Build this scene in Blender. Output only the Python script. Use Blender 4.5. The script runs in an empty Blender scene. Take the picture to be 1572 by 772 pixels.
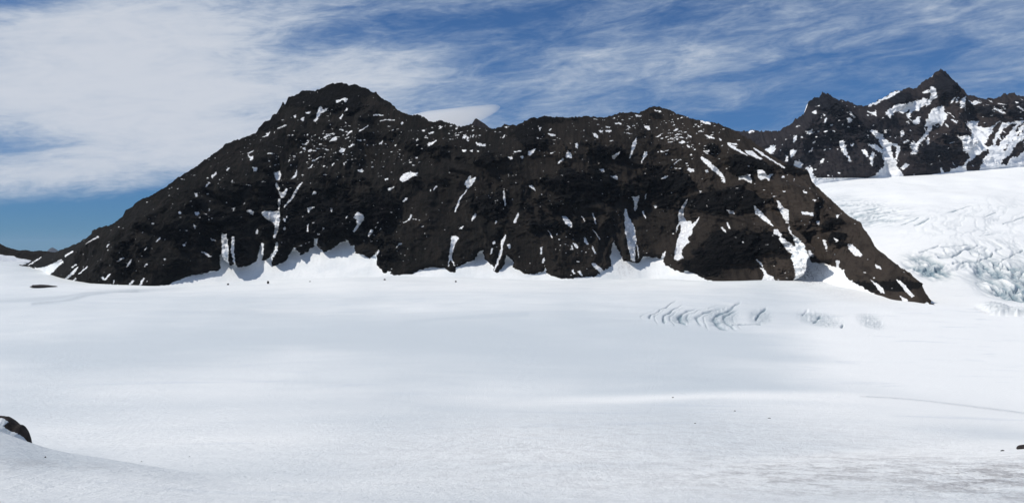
import bpy, math, random
import numpy as np

# ------------------------------------------------------------------ camera, world, sun
C = bpy.data.collections.new('scene'); bpy.context.scene.collection.children.link(C)
sc = bpy.context.scene
F = 1500.0; CX = 786.0; CY = 386.0           # focal length and centre in photo pixels (1572 wide)
cam = bpy.data.cameras.new('camera'); co = bpy.data.objects.new('camera', cam); C.objects.link(co)
cam.sensor_width = 36.0; cam.lens = F/1572*36.0
cam.clip_start = 0.5; cam.clip_end = 200000
co.location = (0, 0, 0); co.rotation_euler = (math.radians(90), 0, 0)
sc.camera = co
sc.cycles.volume_bounces = 5
SUN_AZ = math.radians(-95)                    # from +Y towards +X: the sun stands to the left
SUN_EL = math.radians(51)
sd = bpy.data.lights.new('sun', 'SUN'); so = bpy.data.objects.new('sun', sd); C.objects.link(so)
sd.energy = 3.3; sd.angle = math.radians(0.5); sd.color = (1.0, 0.955, 0.875)
dx, dy, dz = math.sin(SUN_AZ)*math.cos(SUN_EL), math.cos(SUN_AZ)*math.cos(SUN_EL), math.sin(SUN_EL)
import mathutils
so.rotation_euler = mathutils.Vector((dx, dy, dz)).to_track_quat('Z', 'Y').to_euler()
so.location = (dx*3000, dy*3000, dz*3000)
sc.view_settings.view_transform = 'Standard'; sc.view_settings.look = 'None'
sc.view_settings.gamma = 1; sc.view_settings.exposure = 0.06
sc.view_settings.use_curve_mapping = False

class NT:
    """tiny node builder"""
    def __init__(s, tree): s.t = tree; s.n = tree.nodes; s.l = tree.links
    def node(s, typ, **kw):
        n = s.n.new(typ)
        for k, v in kw.items(): setattr(n, k, v)
        return n
    def put(s, sock, v):
        if hasattr(v, 'links') or isinstance(v, bpy.types.NodeSocket): s.l.new(v, sock)
        else: sock.default_value = v
    def m(s, op, a, b=0.0, c=None, clamp=False):
        n = s.n.new('ShaderNodeMath'); n.operation = op; n.use_clamp = clamp
        s.put(n.inputs[0], a); s.put(n.inputs[1], b)
        if c is not None: s.put(n.inputs[2], c)
        return n.outputs[0]
    def comb(s, x, y, z=0.0):
        n = s.n.new('ShaderNodeCombineXYZ')
        for i, v in enumerate((x, y, z)): s.put(n.inputs[i], v)
        return n.outputs[0]
    def noise(s, vec, scale, detail=4, rough=.55, dist=0.0, out=0):
        n = s.n.new('ShaderNodeTexNoise'); n.noise_dimensions = '3D'
        s.put(n.inputs['Vector'], vec); n.inputs['Scale'].default_value = scale
        n.inputs['Detail'].default_value = detail; n.inputs['Roughness'].default_value = rough
        n.inputs['Distortion'].default_value = dist
        return n.outputs[out]
    def ramp(s, v, a, b, c=0.0, d=1.0, smooth=True):
        n = s.n.new('ShaderNodeMapRange'); n.interpolation_type = 'SMOOTHSTEP' if smooth else 'LINEAR'
        s.put(n.inputs[0], v)
        for i, q in enumerate((a, b, c, d)): s.put(n.inputs[i+1], q)
        return n.outputs[0]
    def mix(s, f, a, b, mode='MIX'):
        n = s.n.new('ShaderNodeMix'); n.data_type = 'RGBA'; n.blend_type = mode; n.clamp_factor = True
        s.put(n.inputs[0], f); s.put(n.inputs[6], a); s.put(n.inputs[7], b)
        return n.outputs[2]

w = bpy.data.worlds.new('World'); sc.world = w; w.use_nodes = True
T = NT(w.node_tree); T.n.clear()
out = T.node('ShaderNodeOutputWorld'); bg = T.node('ShaderNodeBackground'); T.l.new(bg.outputs[0], out.inputs[0])
sky = T.node('ShaderNodeTexSky'); sky.sky_type = 'NISHITA'; sky.sun_disc = False
sky.sun_elevation = SUN_EL; sky.sun_rotation = SUN_AZ
sky.altitude = 2600; sky.air_density = 1.0; sky.dust_density = 0.15; sky.ozone_density = 3.0
SKY_STR = 0.085
geo = T.node('ShaderNodeTexCoord'); sep = T.node('ShaderNodeSeparateXYZ'); T.l.new(geo.outputs['Generated'], sep.inputs[0])
az = T.m('ARCTAN2', sep.outputs[0], sep.outputs[1]); el = T.m('ARCSINE', sep.outputs[2])
# cirrus sheet: long streaks that rise a little to the right
tilt = T.m('SUBTRACT', el, T.m('MULTIPLY', az, 0.10))
p = T.comb(T.m('MULTIPLY', az, 1.0), T.m('MULTIPLY', tilt, 3.2), 0.0)
big = T.noise(p, 3.1, 5, .55, .6)
mid = T.noise(T.comb(T.m('MULTIPLY', az, 1.0), T.m('MULTIPLY', tilt, 3.6), 1.7), 14, 6, .62, .8)
fin = T.noise(T.comb(T.m('MULTIPLY', az, 1.0), T.m('MULTIPLY', tilt, 4.5), 4.2), 60, 5, .65, .5)
def gauss(ca, ce, sa, se, slope=0.0):
    a = T.m('SUBTRACT', az, ca)
    e = T.m('SUBTRACT', T.m('SUBTRACT', el, ce), T.m('MULTIPLY', a, slope))
    a = T.m('DIVIDE', a, sa); e = T.m('DIVIDE', e, se)
    q = T.m('ADD', T.m('MULTIPLY', a, a), T.m('MULTIPLY', e, e))
    return T.m('EXPONENT', T.m('MULTIPLY', q, -1.0))
def pa(x): return math.atan((x-CX)/F)
def pe(y): return math.atan((CY-y)/F)
cov = 0.47
def addc(v, k):
    global cov
    cov = T.m('ADD', cov, T.m('MULTIPLY', v, k))
for (x, y, sx, sy, sl, k) in CLOUDS if 'CLOUDS' in globals() else [
    (170, 150, 270, 105, .05, .80), (180, 40, 210, 60, .1, .20), (330, 235, 190, 60, .1, .30), (60, 275, 150, 35, .12, .22),
    (20, 40, 75, 18, .12, -.55), (15, 245, 75, 22, .0, -.36), (130, 96, 40, 10, .1, -.12), (130, 345, 320, 34, .12, -1.3),
    (250, 298, 50, 9, .1, -.2), (560, 130, 160, 55, .0, .20), (600, 55, 140, 22, .1, -.16), (760, 90, 100, 70, .3, -.28), (810, 20, 150, 20, .15, -.12),
    (1000, 45, 80, 22, .1, -.10), (900, 110, 170, 40, .1, .14), (1000, 90, 600, 26, .1, .10), (1130, 185, 150, 24, .05, -.22), (1330, 60, 260, 24, .12, .10), (1350, 100, 260, 14, .1, -.10)]:
    addc(gauss(pa(x), pe(y), sx/F, sy/F, sl), k)
veil = T.m('ADD', cov, T.m('MULTIPLY', T.m('SUBTRACT', big, .5), 1.0))
veil = T.m('ADD', veil, T.m('MULTIPLY', T.m('SUBTRACT', mid, .5), 1.05))
veil = T.m('ADD', veil, T.m('MULTIPLY', T.m('SUBTRACT', fin, .5), 0.42))
fac = T.ramp(veil, 0.08, 1.0, 0.0, 0.95)
blue = T.mix(1.0, sky.outputs[0], T.mix(T.ramp(el, 0.0, 0.2), (0.16, 0.36, 0.62, 1), (0.36, 0.59, 0.83, 1)), 'MULTIPLY')
cl = 1.0/SKY_STR
ccol = T.mix(T.ramp(veil, .3, 1.3), (0.34*cl, 0.43*cl, 0.56*cl, 1), (0.60*cl, 0.635*cl, 0.70*cl, 1))
skyc = T.mix(fac, blue, ccol)
T.l.new(skyc, bg.inputs[0]); bg.inputs[1].default_value = SKY_STR

# ------------------------------------------------------------------ noise in numpy
rng = np.random.RandomState(7)
PERM = np.tile(rng.permutation(256).astype(np.int32), 3)
G = rng.normal(size=(256, 3)).astype(np.float32); G /= np.linalg.norm(G, axis=1)[:, None]
def perlin(x, y, z=None):
    x = np.asarray(x, np.float32); y = np.asarray(y, np.float32)
    x, y = np.broadcast_arrays(x, y)
    z = np.zeros_like(x) if z is None else np.broadcast_to(np.asarray(z, np.float32), x.shape)
    xi = np.floor(x).astype(np.int32); yi = np.floor(y).astype(np.int32); zi = np.floor(z).astype(np.int32)
    xf = x-xi; yf = y-yi; zf = z-zi
    u = xf*xf*xf*(xf*(xf*6-15)+10); v = yf*yf*yf*(yf*(yf*6-15)+10); q = zf*zf*zf*(zf*(zf*6-15)+10)
    def g(i, j, k):
        h = PERM[PERM[PERM[(xi+i) & 255]+((yi+j) & 255)]+((zi+k) & 255)]
        gg = G[h]
        return gg[..., 0]*(xf-i)+gg[..., 1]*(yf-j)+gg[..., 2]*(zf-k)
    def lx(j, k): a = g(0, j, k); return a+u*(g(1, j, k)-a)
    def ly(k): a = lx(0, k); return a+v*(lx(1, k)-a)
    a = ly(0)
    if not np.any(zf): return a*1.5
    return (a+q*(ly(1)-a))*1.5
def fbm(x, y, z=None, o=4, r=.5):
    s = 0; a = 1; f = 1; n = 0
    for i in range(o):
        s = s+a*perlin(x*f+17.3*i, y*f-9.1*i, None if z is None else z*f+3.3*i); n += a; a *= r; f *= 2.03
    return s/n
def ridged(x, y, z=None, o=4, r=.5):
    s = 0; a = 1; f = 1; n = 0
    for i in range(o):
        s = s+a*(1-2*np.abs(perlin(x*f+7.7*i, y*f+5.9*i, None if z is None else z*f-2.1*i))); n += a; a *= r; f *= 2.07
    return s/n
def sst(x, a, b):
    t = np.clip((x-a)/(b-a), 0, 1); return t*t*(3-2*t)
def ip(x, pts):
    p = np.array(pts, float); return np.interp(x, p[:, 0], p[:, 1])
def ips(x, pts, sig):
    """piecewise linear, smoothed"""
    p = np.array(pts, float); s = 0; n = 0
    for k in np.linspace(-2, 2, 9):
        wgt = math.exp(-k*k/2); s = s+wgt*np.interp(x+k*sig, p[:, 0], p[:, 1]); n += wgt
    return s/n
def blur(img, n):
    for _ in range(n):
        p = np.pad(img, 1, mode='edge')
        img = (p[:-2, 1:-1]+p[2:, 1:-1]+p[1:-1, :-2]+p[1:-1, 2:]+4*img)/8
    return img
def sample(img, x, y, sc_):
    """bilinear; x, y photo pixels, img at sc_ cells per pixel"""
    h, w_ = img.shape; fx = np.clip(x*sc_-.5, 0, w_-1.01); fy = np.clip(y*sc_-.5, 0, h-1.01)
    i = fx.astype(int); j = fy.astype(int); u = fx-i; v = fy-j
    return (img[j, i]*(1-u)+img[j, i+1]*u)*(1-v)+(img[j+1, i]*(1-u)+img[j+1, i+1]*u)*v
def fill(img, poly, val, sc_):
    p = np.array(poly, float)*sc_; h, w_ = img.shape
    x0 = max(int(p[:, 0].min())-1, 0); x1 = min(int(p[:, 0].max())+2, w_); y0 = max(int(p[:, 1].min())-1, 0); y1 = min(int(p[:, 1].max())+2, h)
    if x1 <= x0 or y1 <= y0: return
    gx, gy = np.meshgrid(np.arange(x0, x1)+.5, np.arange(y0, y1)+.5)
    ins = np.zeros(gx.shape, bool); n = len(p)
    for i in range(n):
        ax, ay = p[i]; bx, by = p[(i+1) % n]
        if ay == by: continue
        c = (ay > gy) != (by > gy)
        ins ^= c & (gx < (bx-ax)*(gy-ay)/(by-ay)+ax)
    img[y0:y1, x0:x1][ins] = val
def crom(l):
    if len(l) < 3: return l
    p = [l[0]]+list(l)+[l[-1]]; r = []
    for a, b, c, d in zip(p[:-3], p[1:-2], p[2:-1], p[3:]):
        for t in (0, .25, .5, .75):
            r.append(tuple(.5*(2*b[k]+(c[k]-a[k])*t+(2*a[k]-5*b[k]+4*c[k]-d[k])*t*t+(3*b[k]-a[k]-3*c[k]+d[k])*t**3) for k in (0, 1)))
    return r+[l[-1]]
def segdist(px, py, line):
    d = np.full(np.shape(px), 1e9); line = crom(line)
    for (ax, ay), (bx, by) in zip(line[:-1], line[1:]):
        vx, vy = bx-ax, by-ay; t = np.clip(((px-ax)*vx+(py-ay)*vy)/(vx*vx+vy*vy+1e-9), 0, 1)
        d = np.minimum(d, np.hypot(px-ax-t*vx, py-ay-t*vy))
    return d

def grid_faces(nr, nc):
    i = np.arange(nr-1)[:, None]*nc+np.arange(nc-1)[None, :]
    return np.stack([i, i+1, i+1+nc, i+nc], -1).reshape(-1, 4)
def mesh_obj(name, V, Fq, mat, attrs=None, parent=None, smooth=True):
    used = np.unique(Fq)
    if len(used) < len(V):
        mp = np.full(len(V), -1, np.int64); mp[used] = np.arange(len(used)); Fq = mp[Fq]; V = V[used]
        attrs = {k: a[used] for k, a in (attrs or {}).items()}
    me = bpy.data.meshes.new(name); nf, k = Fq.shape
    me.vertices.add(len(V)); me.vertices.foreach_set('co', V.astype(np.float32).ravel())
    me.loops.add(nf*k); me.loops.foreach_set('vertex_index', Fq.astype(np.int32).ravel())
    me.polygons.add(nf); me.polygons.foreach_set('loop_start', np.arange(0, nf*k, k, dtype=np.int32))
    me.update(calc_edges=True)
    me.polygons.foreach_set('use_smooth', np.full(nf, smooth)); 
    for kx, a in (attrs or {}).items():
        at = me.attributes.new(kx, 'FLOAT', 'POINT'); at.data.foreach_set('value', a.astype(np.float32).ravel())
    me.materials.append(mat)
    o = bpy.data.objects.new(name, me); C.objects.link(o)
    if parent: o.parent = parent
    return o
def tag(o, label=None, cat=None, group=None, kind=None):
    if label: o['label'] = label
    if cat: o['category'] = cat
    if group: o['group'] = group
    if kind: o['kind'] = kind
    return o

# ------------------------------------------------------------------ materials
def new_mat(name):
    m = bpy.data.materials.new(name); m.use_nodes = True; t = NT(m.node_tree); t.n.clear()
    o = t.node('ShaderNodeOutputMaterial'); b = t.node('ShaderNodeBsdfPrincipled'); t.l.new(b.outputs[0], o.inputs[0])
    return m, t, b
def attr(t, nm):
    n = t.node('ShaderNodeAttribute'); n.attribute_name = nm; return n.outputs['Fac']
def snow_colour(t, pos):
    """clean firn with slightly greyer, dustier and icier areas"""
    a = t.noise(pos, .0045, 4, .5, .4); b = t.noise(pos, .05, 5, .6)
    k = t.m('ADD', t.m('MULTIPLY', a, .6), t.m('MULTIPLY', b, .4))
    return t.mix(t.ramp(k, .38, .62), (0.72, 0.765, 0.82, 1), (0.84, 0.86, 0.885, 1))
def make_snow():
    m, t, b = new_mat('glacier_snow')
    g = t.node('ShaderNodeNewGeometry').outputs['Position']
    dist = t.m('MULTIPLY', attr(t, 'near'), 1.0)
    col = snow_colour(t, g)
    fr = t.m('ADD', attr(t, 'fresh_light'), t.m('MULTIPLY', t.m('SUBTRACT', t.noise(g, .012, 5, .6, .6), .5), .5))
    col = t.mix(t.ramp(fr, 0.0, 1.0), (0.625, 0.675, 0.71, 1), (0.95, 0.955, 0.945, 1))  # snow age, plus light and shade of the swells painted into the colour
    # wind streaks, elongated across the field
    mp = t.node('ShaderNodeMapping'); t.l.new(g, mp.inputs[0]); mp.inputs['Scale'].default_value = (.6, 1, 1); mp.inputs['Rotation'].default_value = (0, 0, -.18)
    st = t.noise(mp.outputs[0], .035, 6, .62, .5)
    col = t.mix(t.ramp(st, .56, .74, 0, .45), col, (0.60, 0.65, 0.71, 1))
    # grains and pits of old snow
    gm = t.node('ShaderNodeMapping'); t.l.new(g, gm.inputs[0]); gm.inputs['Scale'].default_value = (1, .3, .3); gr = t.noise(gm.outputs[0], 1.6, 5, .78)
    col = t.mix(t.m('MULTIPLY', t.ramp(gr, .56, .72), .35), col, (0.60, 0.62, 0.65, 1))
    ice_shade = attr(t, 'ice_shade'); dirt = attr(t, 'dirt')
    inz = t.noise(g, .06, 5, .65)
    ice_shade_fac = t.m('MULTIPLY', ice_shade, t.ramp(inz, .25, .6, .55, 1.0))
    col = t.mix(ice_shade_fac, col, (0.20, 0.28, 0.33, 1))  # bluish ice, darkened to paint in the shade of crevasse walls
    m2 = t.node('ShaderNodeMapping'); t.l.new(g, m2.inputs[0]); m2.inputs['Scale'].default_value = (1, .38, .38); m2.inputs['Rotation'].default_value = (0, 0, .25)
    dn = t.noise(m2.outputs[0], .45, 6, .7, .4)
    dn2 = t.noise(m2.outputs[0], 2.4, 5, .75)
    df = t.m('MULTIPLY', dirt, t.ramp(t.m('ADD', t.m('MULTIPLY', dn, .6), t.m('MULTIPLY', dn2, .4)), .44, .60))
    col = t.mix(t.m('MINIMUM', df, 1.0), col, (0.30, 0.285, 0.29, 1))
    t.l.new(col, b.inputs['Base Color']); b.inputs['Roughness'].default_value = .62
    b.inputs['Specular IOR Level'].default_value = .28
    # bump: sastrugi (large), cups (middle), grains (small)
    bn = t.node('ShaderNodeBump'); bn.inputs['Strength'].default_value = .55; bn.inputs['Distance'].default_value = .9
    t.l.new(t.noise(mp.outputs[0], .35, 7, .66, .3), bn.inputs['Height'])
    b2 = t.node('ShaderNodeBump'); b2.inputs['Strength'].default_value = .55; b2.inputs['Distance'].default_value = .45
    t.l.new(t.noise(gm.outputs[0], 1.8, 7, .78, .2), b2.inputs['Height']); t.l.new(bn.outputs[0], b2.inputs['Normal'])
    t.l.new(b2.outputs[0], b.inputs['Normal'])
    return m
def make_rock(name, scree_a, scree_b, crag_c, scale=1.0, red=(0.060, 0.040, 0.028, 1), lo=.61):
    m, t, b = new_mat(name)
    g = t.node('ShaderNodeNewGeometry').outputs['Position']
    mp = t.node('ShaderNodeMapping'); t.l.new(g, mp.inputs[0]); mp.inputs['Scale'].default_value = (scale, scale*.6, scale*.8)
    v = mp.outputs[0]
    n1 = t.noise(v, .012, 5, .6, .5); n2 = t.noise(v, .09, 6, .7, .3); n3 = t.noise(v, .5, 4, .7)
    tone = attr(t, 'tone'); crag = attr(t, 'crag')
    sc1 = t.mix(t.m('ADD', tone, t.m('MULTIPLY', t.m('SUBTRACT', n1, .5), .8)), scree_a, scree_b)
    sc1 = t.mix(t.m('MULTIPLY', t.ramp(n2, .5, .75), .45), sc1, red)
    sc1 = t.mix(t.ramp(n2, .30, .45, .35, 0), sc1, crag_c)
    sc1 = t.mix(t.m('MULTIPLY', t.ramp(n3, .62, .75), .30), sc1, (0.075, 0.068, 0.062, 1))
    m3 = t.node('ShaderNodeMapping'); t.l.new(g, m3.inputs[0]); m3.inputs['Scale'].default_value = (1, .12, .10)
    stk = t.noise(m3.outputs[0], .11, 5, .7, .3)
    sc1 = t.mix(t.ramp(stk, .38, .52, .45, 0), sc1, crag_c)
    sc1 = t.mix(t.ramp(stk, .56, .70, 0, .35), sc1, scree_b)
    cg = t.ramp(t.m('ADD', crag, t.m('MULTIPLY', t.m('SUBTRACT', n2, .5), .8)), .36, .52)
    vo = t.node('ShaderNodeTexVoronoi'); t.l.new(v, vo.inputs['Vector'])
    vo.inputs['Scale'].default_value = .11; vo.inputs['Detail'].default_value = 3.0; vo.inputs['Roughness'].default_value = .7
    chip = t.ramp(vo.outputs['Distance'], .15, .75)
    sc1 = t.mix(t.m('MULTIPLY', chip, .18), sc1, crag_c)
    col = t.mix(cg, sc1, t.mix(t.m('MULTIPLY', t.ramp(n3, .45, .65), .5), crag_c, scree_a))
    sn = t.noise(v, .22, 6, .75, .2); sn2 = t.noise(v, .05, 3, .6)
    sf = t.ramp(t.m('ADD', attr(t, 'snow'), t.m('MULTIPLY', t.m('SUBTRACT', sn, .5), 1.35)), lo, lo+.14)
    dirty = attr(t, 'dirt')
    snc = t.mix(t.ramp(sn2, .4, .65), (0.82, 0.84, 0.87, 1), (0.95, 0.955, 0.96, 1))
    snc = t.mix(t.m('MULTIPLY', dirty, t.ramp(sn, .38, .58)), snc, (0.20, 0.175, 0.155, 1))
    t.l.new(t.mix(sf, col, snc), b.inputs['Base Color'])
    b.inputs['Roughness'].default_value = .9; b.inputs['Specular IOR Level'].default_value = .08
    bn = t.node('ShaderNodeBump'); bn.inputs['Distance'].default_value = 9.0
    t.put(bn.inputs['Strength'], t.m('ADD', t.m('MULTIPLY', t.m('SUBTRACT', 1.0, sf), .85), .06)); t.l.new(t.m('ADD', t.noise(v, .12, 8, .75, .3), t.m('MULTIPLY', chip, -.7)), bn.inputs['Height'])
    t.l.new(bn.outputs[0], b.inputs['Normal'])
    return m
M_SNOW = make_snow()
M_ROCK = make_rock('volcanic_rock', (0.0150, 0.0138, 0.0118, 1), (0.066, 0.052, 0.042, 1), (0.0036, 0.0034, 0.0037, 1), 1.0, (0.040, 0.027, 0.019, 1))
M_FAR = make_rock('grey_volcanic_rock', (0.026, 0.025, 0.030, 1), (0.052, 0.040, 0.036, 1), (0.009, 0.009, 0.012, 1), .6, (0.040, 0.031, 0.028, 1), .31)

# ------------------------------------------------------------------ glacier surface
YB0 = [(20, 3000), (45, 2850), (80, 2350), (110, 2080), (160, 1950), (230, 1880), (400, 1960), (600, 1930), (870, 1880), (1000, 1930), (1140, 1800), (1250, 1750), (1320, 1560), (1400, 1340), (1445, 1290)]
YK = np.array([5, 14, 30, 45, 65, 105, 180, 300, 520, 850, 1250, 1600, 2000, 2500, 3200, 4000, 4700, 6000, 9000], float)
XK = [-3000, 0, 230, 600, 1000, 1250, 1430, 1572, 3400]
RT = {
 -3000: [930, 850, 800, 772, 742, 706, 660, 612, 552, 498, 462, 440, 425, 408, 396, 390, 386, 384, 384],
 0:     [930, 850, 800, 772, 742, 706, 660, 612, 552, 498, 464, 448, 432, 412, 390, 383, 390, 396, 400],
 230:   [930, 850, 800, 772, 742, 706, 660, 612, 552, 498, 464, 449, 437, 430, 425, 420, 415, 410, 405],
 600:   [930, 850, 800, 772, 741, 704, 657, 610, 552, 498, 461, 440, 426, 422, 418, 410, 405, 400, 400],
 1000:  [930, 850, 800, 772, 740, 702, 655, 612, 556, 502, 464, 446, 432, 424, 415, 405, 400, 395, 395],
 1250:  [930, 850, 800, 772, 740, 702, 655, 614, 562, 508, 470, 447, 425, 395, 343, 297, 267, 256, 256],
 1430:  [930, 850, 800, 772, 740, 702, 655, 618, 566, 512, 473, 441, 402, 362, 320, 289, 264, 250, 250],
 1572:  [930, 850, 800, 772, 738, 700, 655, 622, 570, 518, 480, 446, 404, 364, 323, 286, 246, 230, 230],
 3400:  [930, 850, 800, 765, 735, 695, 650, 610, 570, 518, 480, 446, 404, 364, 325, 285, 240, 215, 215],
}
LY = np.log(YK)
_TAB = None; LYG = np.linspace(math.log(5), math.log(9000), 500); PXG = np.arange(-3000, 3420, 12.)
def row_base(px, Y):
    """photo row at which the smooth glacier stands, per column and distance"""
    if _TAB is not None:
        ly = np.clip(np.log(np.maximum(Y, 5.0)), LYG[0], LYG[-1]); i = (ly-LYG[0])/(LYG[1]-LYG[0]); j = (np.clip(px, PXG[0], PXG[-1])-PXG[0])/(PXG[1]-PXG[0])
        i0 = np.clip(i.astype(int), 0, len(LYG)-2); j0 = np.clip(j.astype(int), 0, len(PXG)-2); u = i-i0; v = j-j0
        return (_TAB[i0, j0]*(1-u)+_TAB[i0+1, j0]*u)*(1-v)+(_TAB[i0, j0+1]*(1-u)+_TAB[i0+1, j0+1]*u)*v
    ly = np.log(np.maximum(Y, 5.0)); acc = 0; n = 0
    for k in np.linspace(-2, 2, 7):
        wgt = math.exp(-k*k/2); rows = [np.interp(ly+k*.10, LY, RT[x]) for x in XK]
        pxx = np.clip(px, XK[0], XK[-1]); r = 0
        tot = 0
        for i, x in enumerate(XK):
            xl = XK[i-1] if i > 0 else x-1; xr = XK[i+1] if i < len(XK)-1 else x+1
            wt = np.clip(np.where(pxx < x, (pxx-xl)/(x-xl), (xr-pxx)/(xr-x)), 0, 1)
            r = r+wt*rows[i]; tot = tot+wt
        acc = acc+wgt*r/tot; n += wgt
    return acc/n
_t = row_base(*[a.T for a in np.meshgrid(PXG, np.exp(LYG), indexing='ij')])
_k = np.exp(-(np.arange(-15, 16)/6.)**2); _k /= _k.sum()
_t = np.apply_along_axis(lambda r: np.convolve(np.pad(r, 15, mode='edge'), _k, 'valid'), 1, _t); _TAB = _t
def crest_kernel(ly, lc, sf, sb):
    d = ly-lc; return np.exp(-(d/np.where(d < 0, sf, sb))**2)
CRESTS = [  # distance, crest rows per column, weights per column, front and back width in log distance
 (330, [(-3000, 600), (600, 622), (850, 613), (1000, 607), (1100, 603), (1200, 603.5), (1320, 607), (1450, 618), (1572, 633), (3000, 700)],
       [(500, 0), (900, .75), (1050, 1), (3000, 1)], .28, .11),
 (70, [(-3000, 500), (-300, 600), (-60, 646), (0, 662), (46, 679), (70, 687), (110, 695), (150, 699), (220, 704), (300, 712)],
       [(-3000, 1), (100, 1), (150, .95), (250, .6), (350, 0)], .30, .10),
 (95, [(900, 708), (1180, 706), (1300, 704), (1400, 701), (1500, 698), (1572, 690), (1900, 655), (3400, 500)],
       [(950, 0), (1250, .35), (1400, .8), (1500, 1), (3400, 1)], .30, .13),
]
def glacier_row(px, Y):
    r = row_base(px, Y); ly = np.log(np.maximum(Y, 5.0)); base = r
    for (Yc, rows, wts, sf, sb) in CRESTS:
        c = ips(px, rows, 8 if Yc == 70 else 20); wt = ips(px, wts, 30)
        rc = row_base(px, np.full_like(px, Yc))
        r = r-wt*(rc-c)*crest_kernel(ly, math.log(Yc), sf, sb)
    return r
def zr(px, Y): return Y*(CY-glacier_row(px, Y))/F

# crevasse fields --------------------------------------------------
def t7(pts, x0=950, y0=430, s=3.493): return [(x0+x/s, y0+y/s) for x, y in pts]
CREV = [t7(l) for l in [
 [(610, 235), (700, 228), (760, 225)], [(985, 180), (1010, 160)], [(1045, 215), (1080, 190)], [(1195, 245), (1200, 230)], [(735, 200), (760, 165), (790, 145)]]]
ARCS = [(984, 470, 492, .6, .35), (997, 463, 489, 1.2, 1.0), (1005, 474, 498, .6, .5), (1018, 468, 497, 1.2, .95), (1028, 472, 500, .8, .5), (1043, 473, 500, 1.8, 1.0), (1054, 468, 492, .8, .5), (1069, 472, 500, 2.2, .8), (1080, 470, 506, .8, .5),
        (1096, 463, 508, 3.0, .75), (1111, 474, 508, 2.2, .7), (1124, 478, 506, .8, .35)]   # x where the fold turns, rows it spans, width, strength
def t9(pts): return [(1230+x/3.216, 260+y/3.216) for x, y in pts]
ICEF = [(t9(l), w_, d_) for l, w_, d_ in [
 ([(680, 432), (740, 430), (790, 405), (875, 375)], 1.9, 16), ([(750, 465), (820, 455), (880, 450), (945, 418)], 1.8, 14),
 ([(1010, 590), (1050, 580), (1100, 560)], 2.6, 22), ([(560, 275), (600, 262), (632, 250)], 1.1, 8), ([(715, 218), (780, 200), (840, 183)], .9, 6),
 ([(815, 240), (900, 235), (960, 215)], .9, 6), ([(495, 272), (580, 245)], .8, 5), ([(585, 410), (680, 378)], 1.2, 9), ([(690, 385), (820, 370)], 1.1, 9),
 ([(900, 545), (960, 500), (1000, 470)], 1.3, 10), ([(950, 480), (1010, 440), (1095, 400)], 1.3, 10), ([(1060, 530), (1100, 500)], 1.8, 14),
 ([(555, 450), (600, 435), (650, 430)], 1.2, 9), ([(860, 465), (880, 430), (870, 400)], 1.0, 7), ([(1000, 270), (1050, 250), (1100, 235)], .9, 6), ([(880, 330), (960, 315)], .8, 5)]]
def ell(px, r, cx, cy, sx, sy, sl=0.0):
    return np.exp(-(((px-cx)/sx)**2+((r-cy-(px-cx)*sl)/sy)**2)**2)
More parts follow.
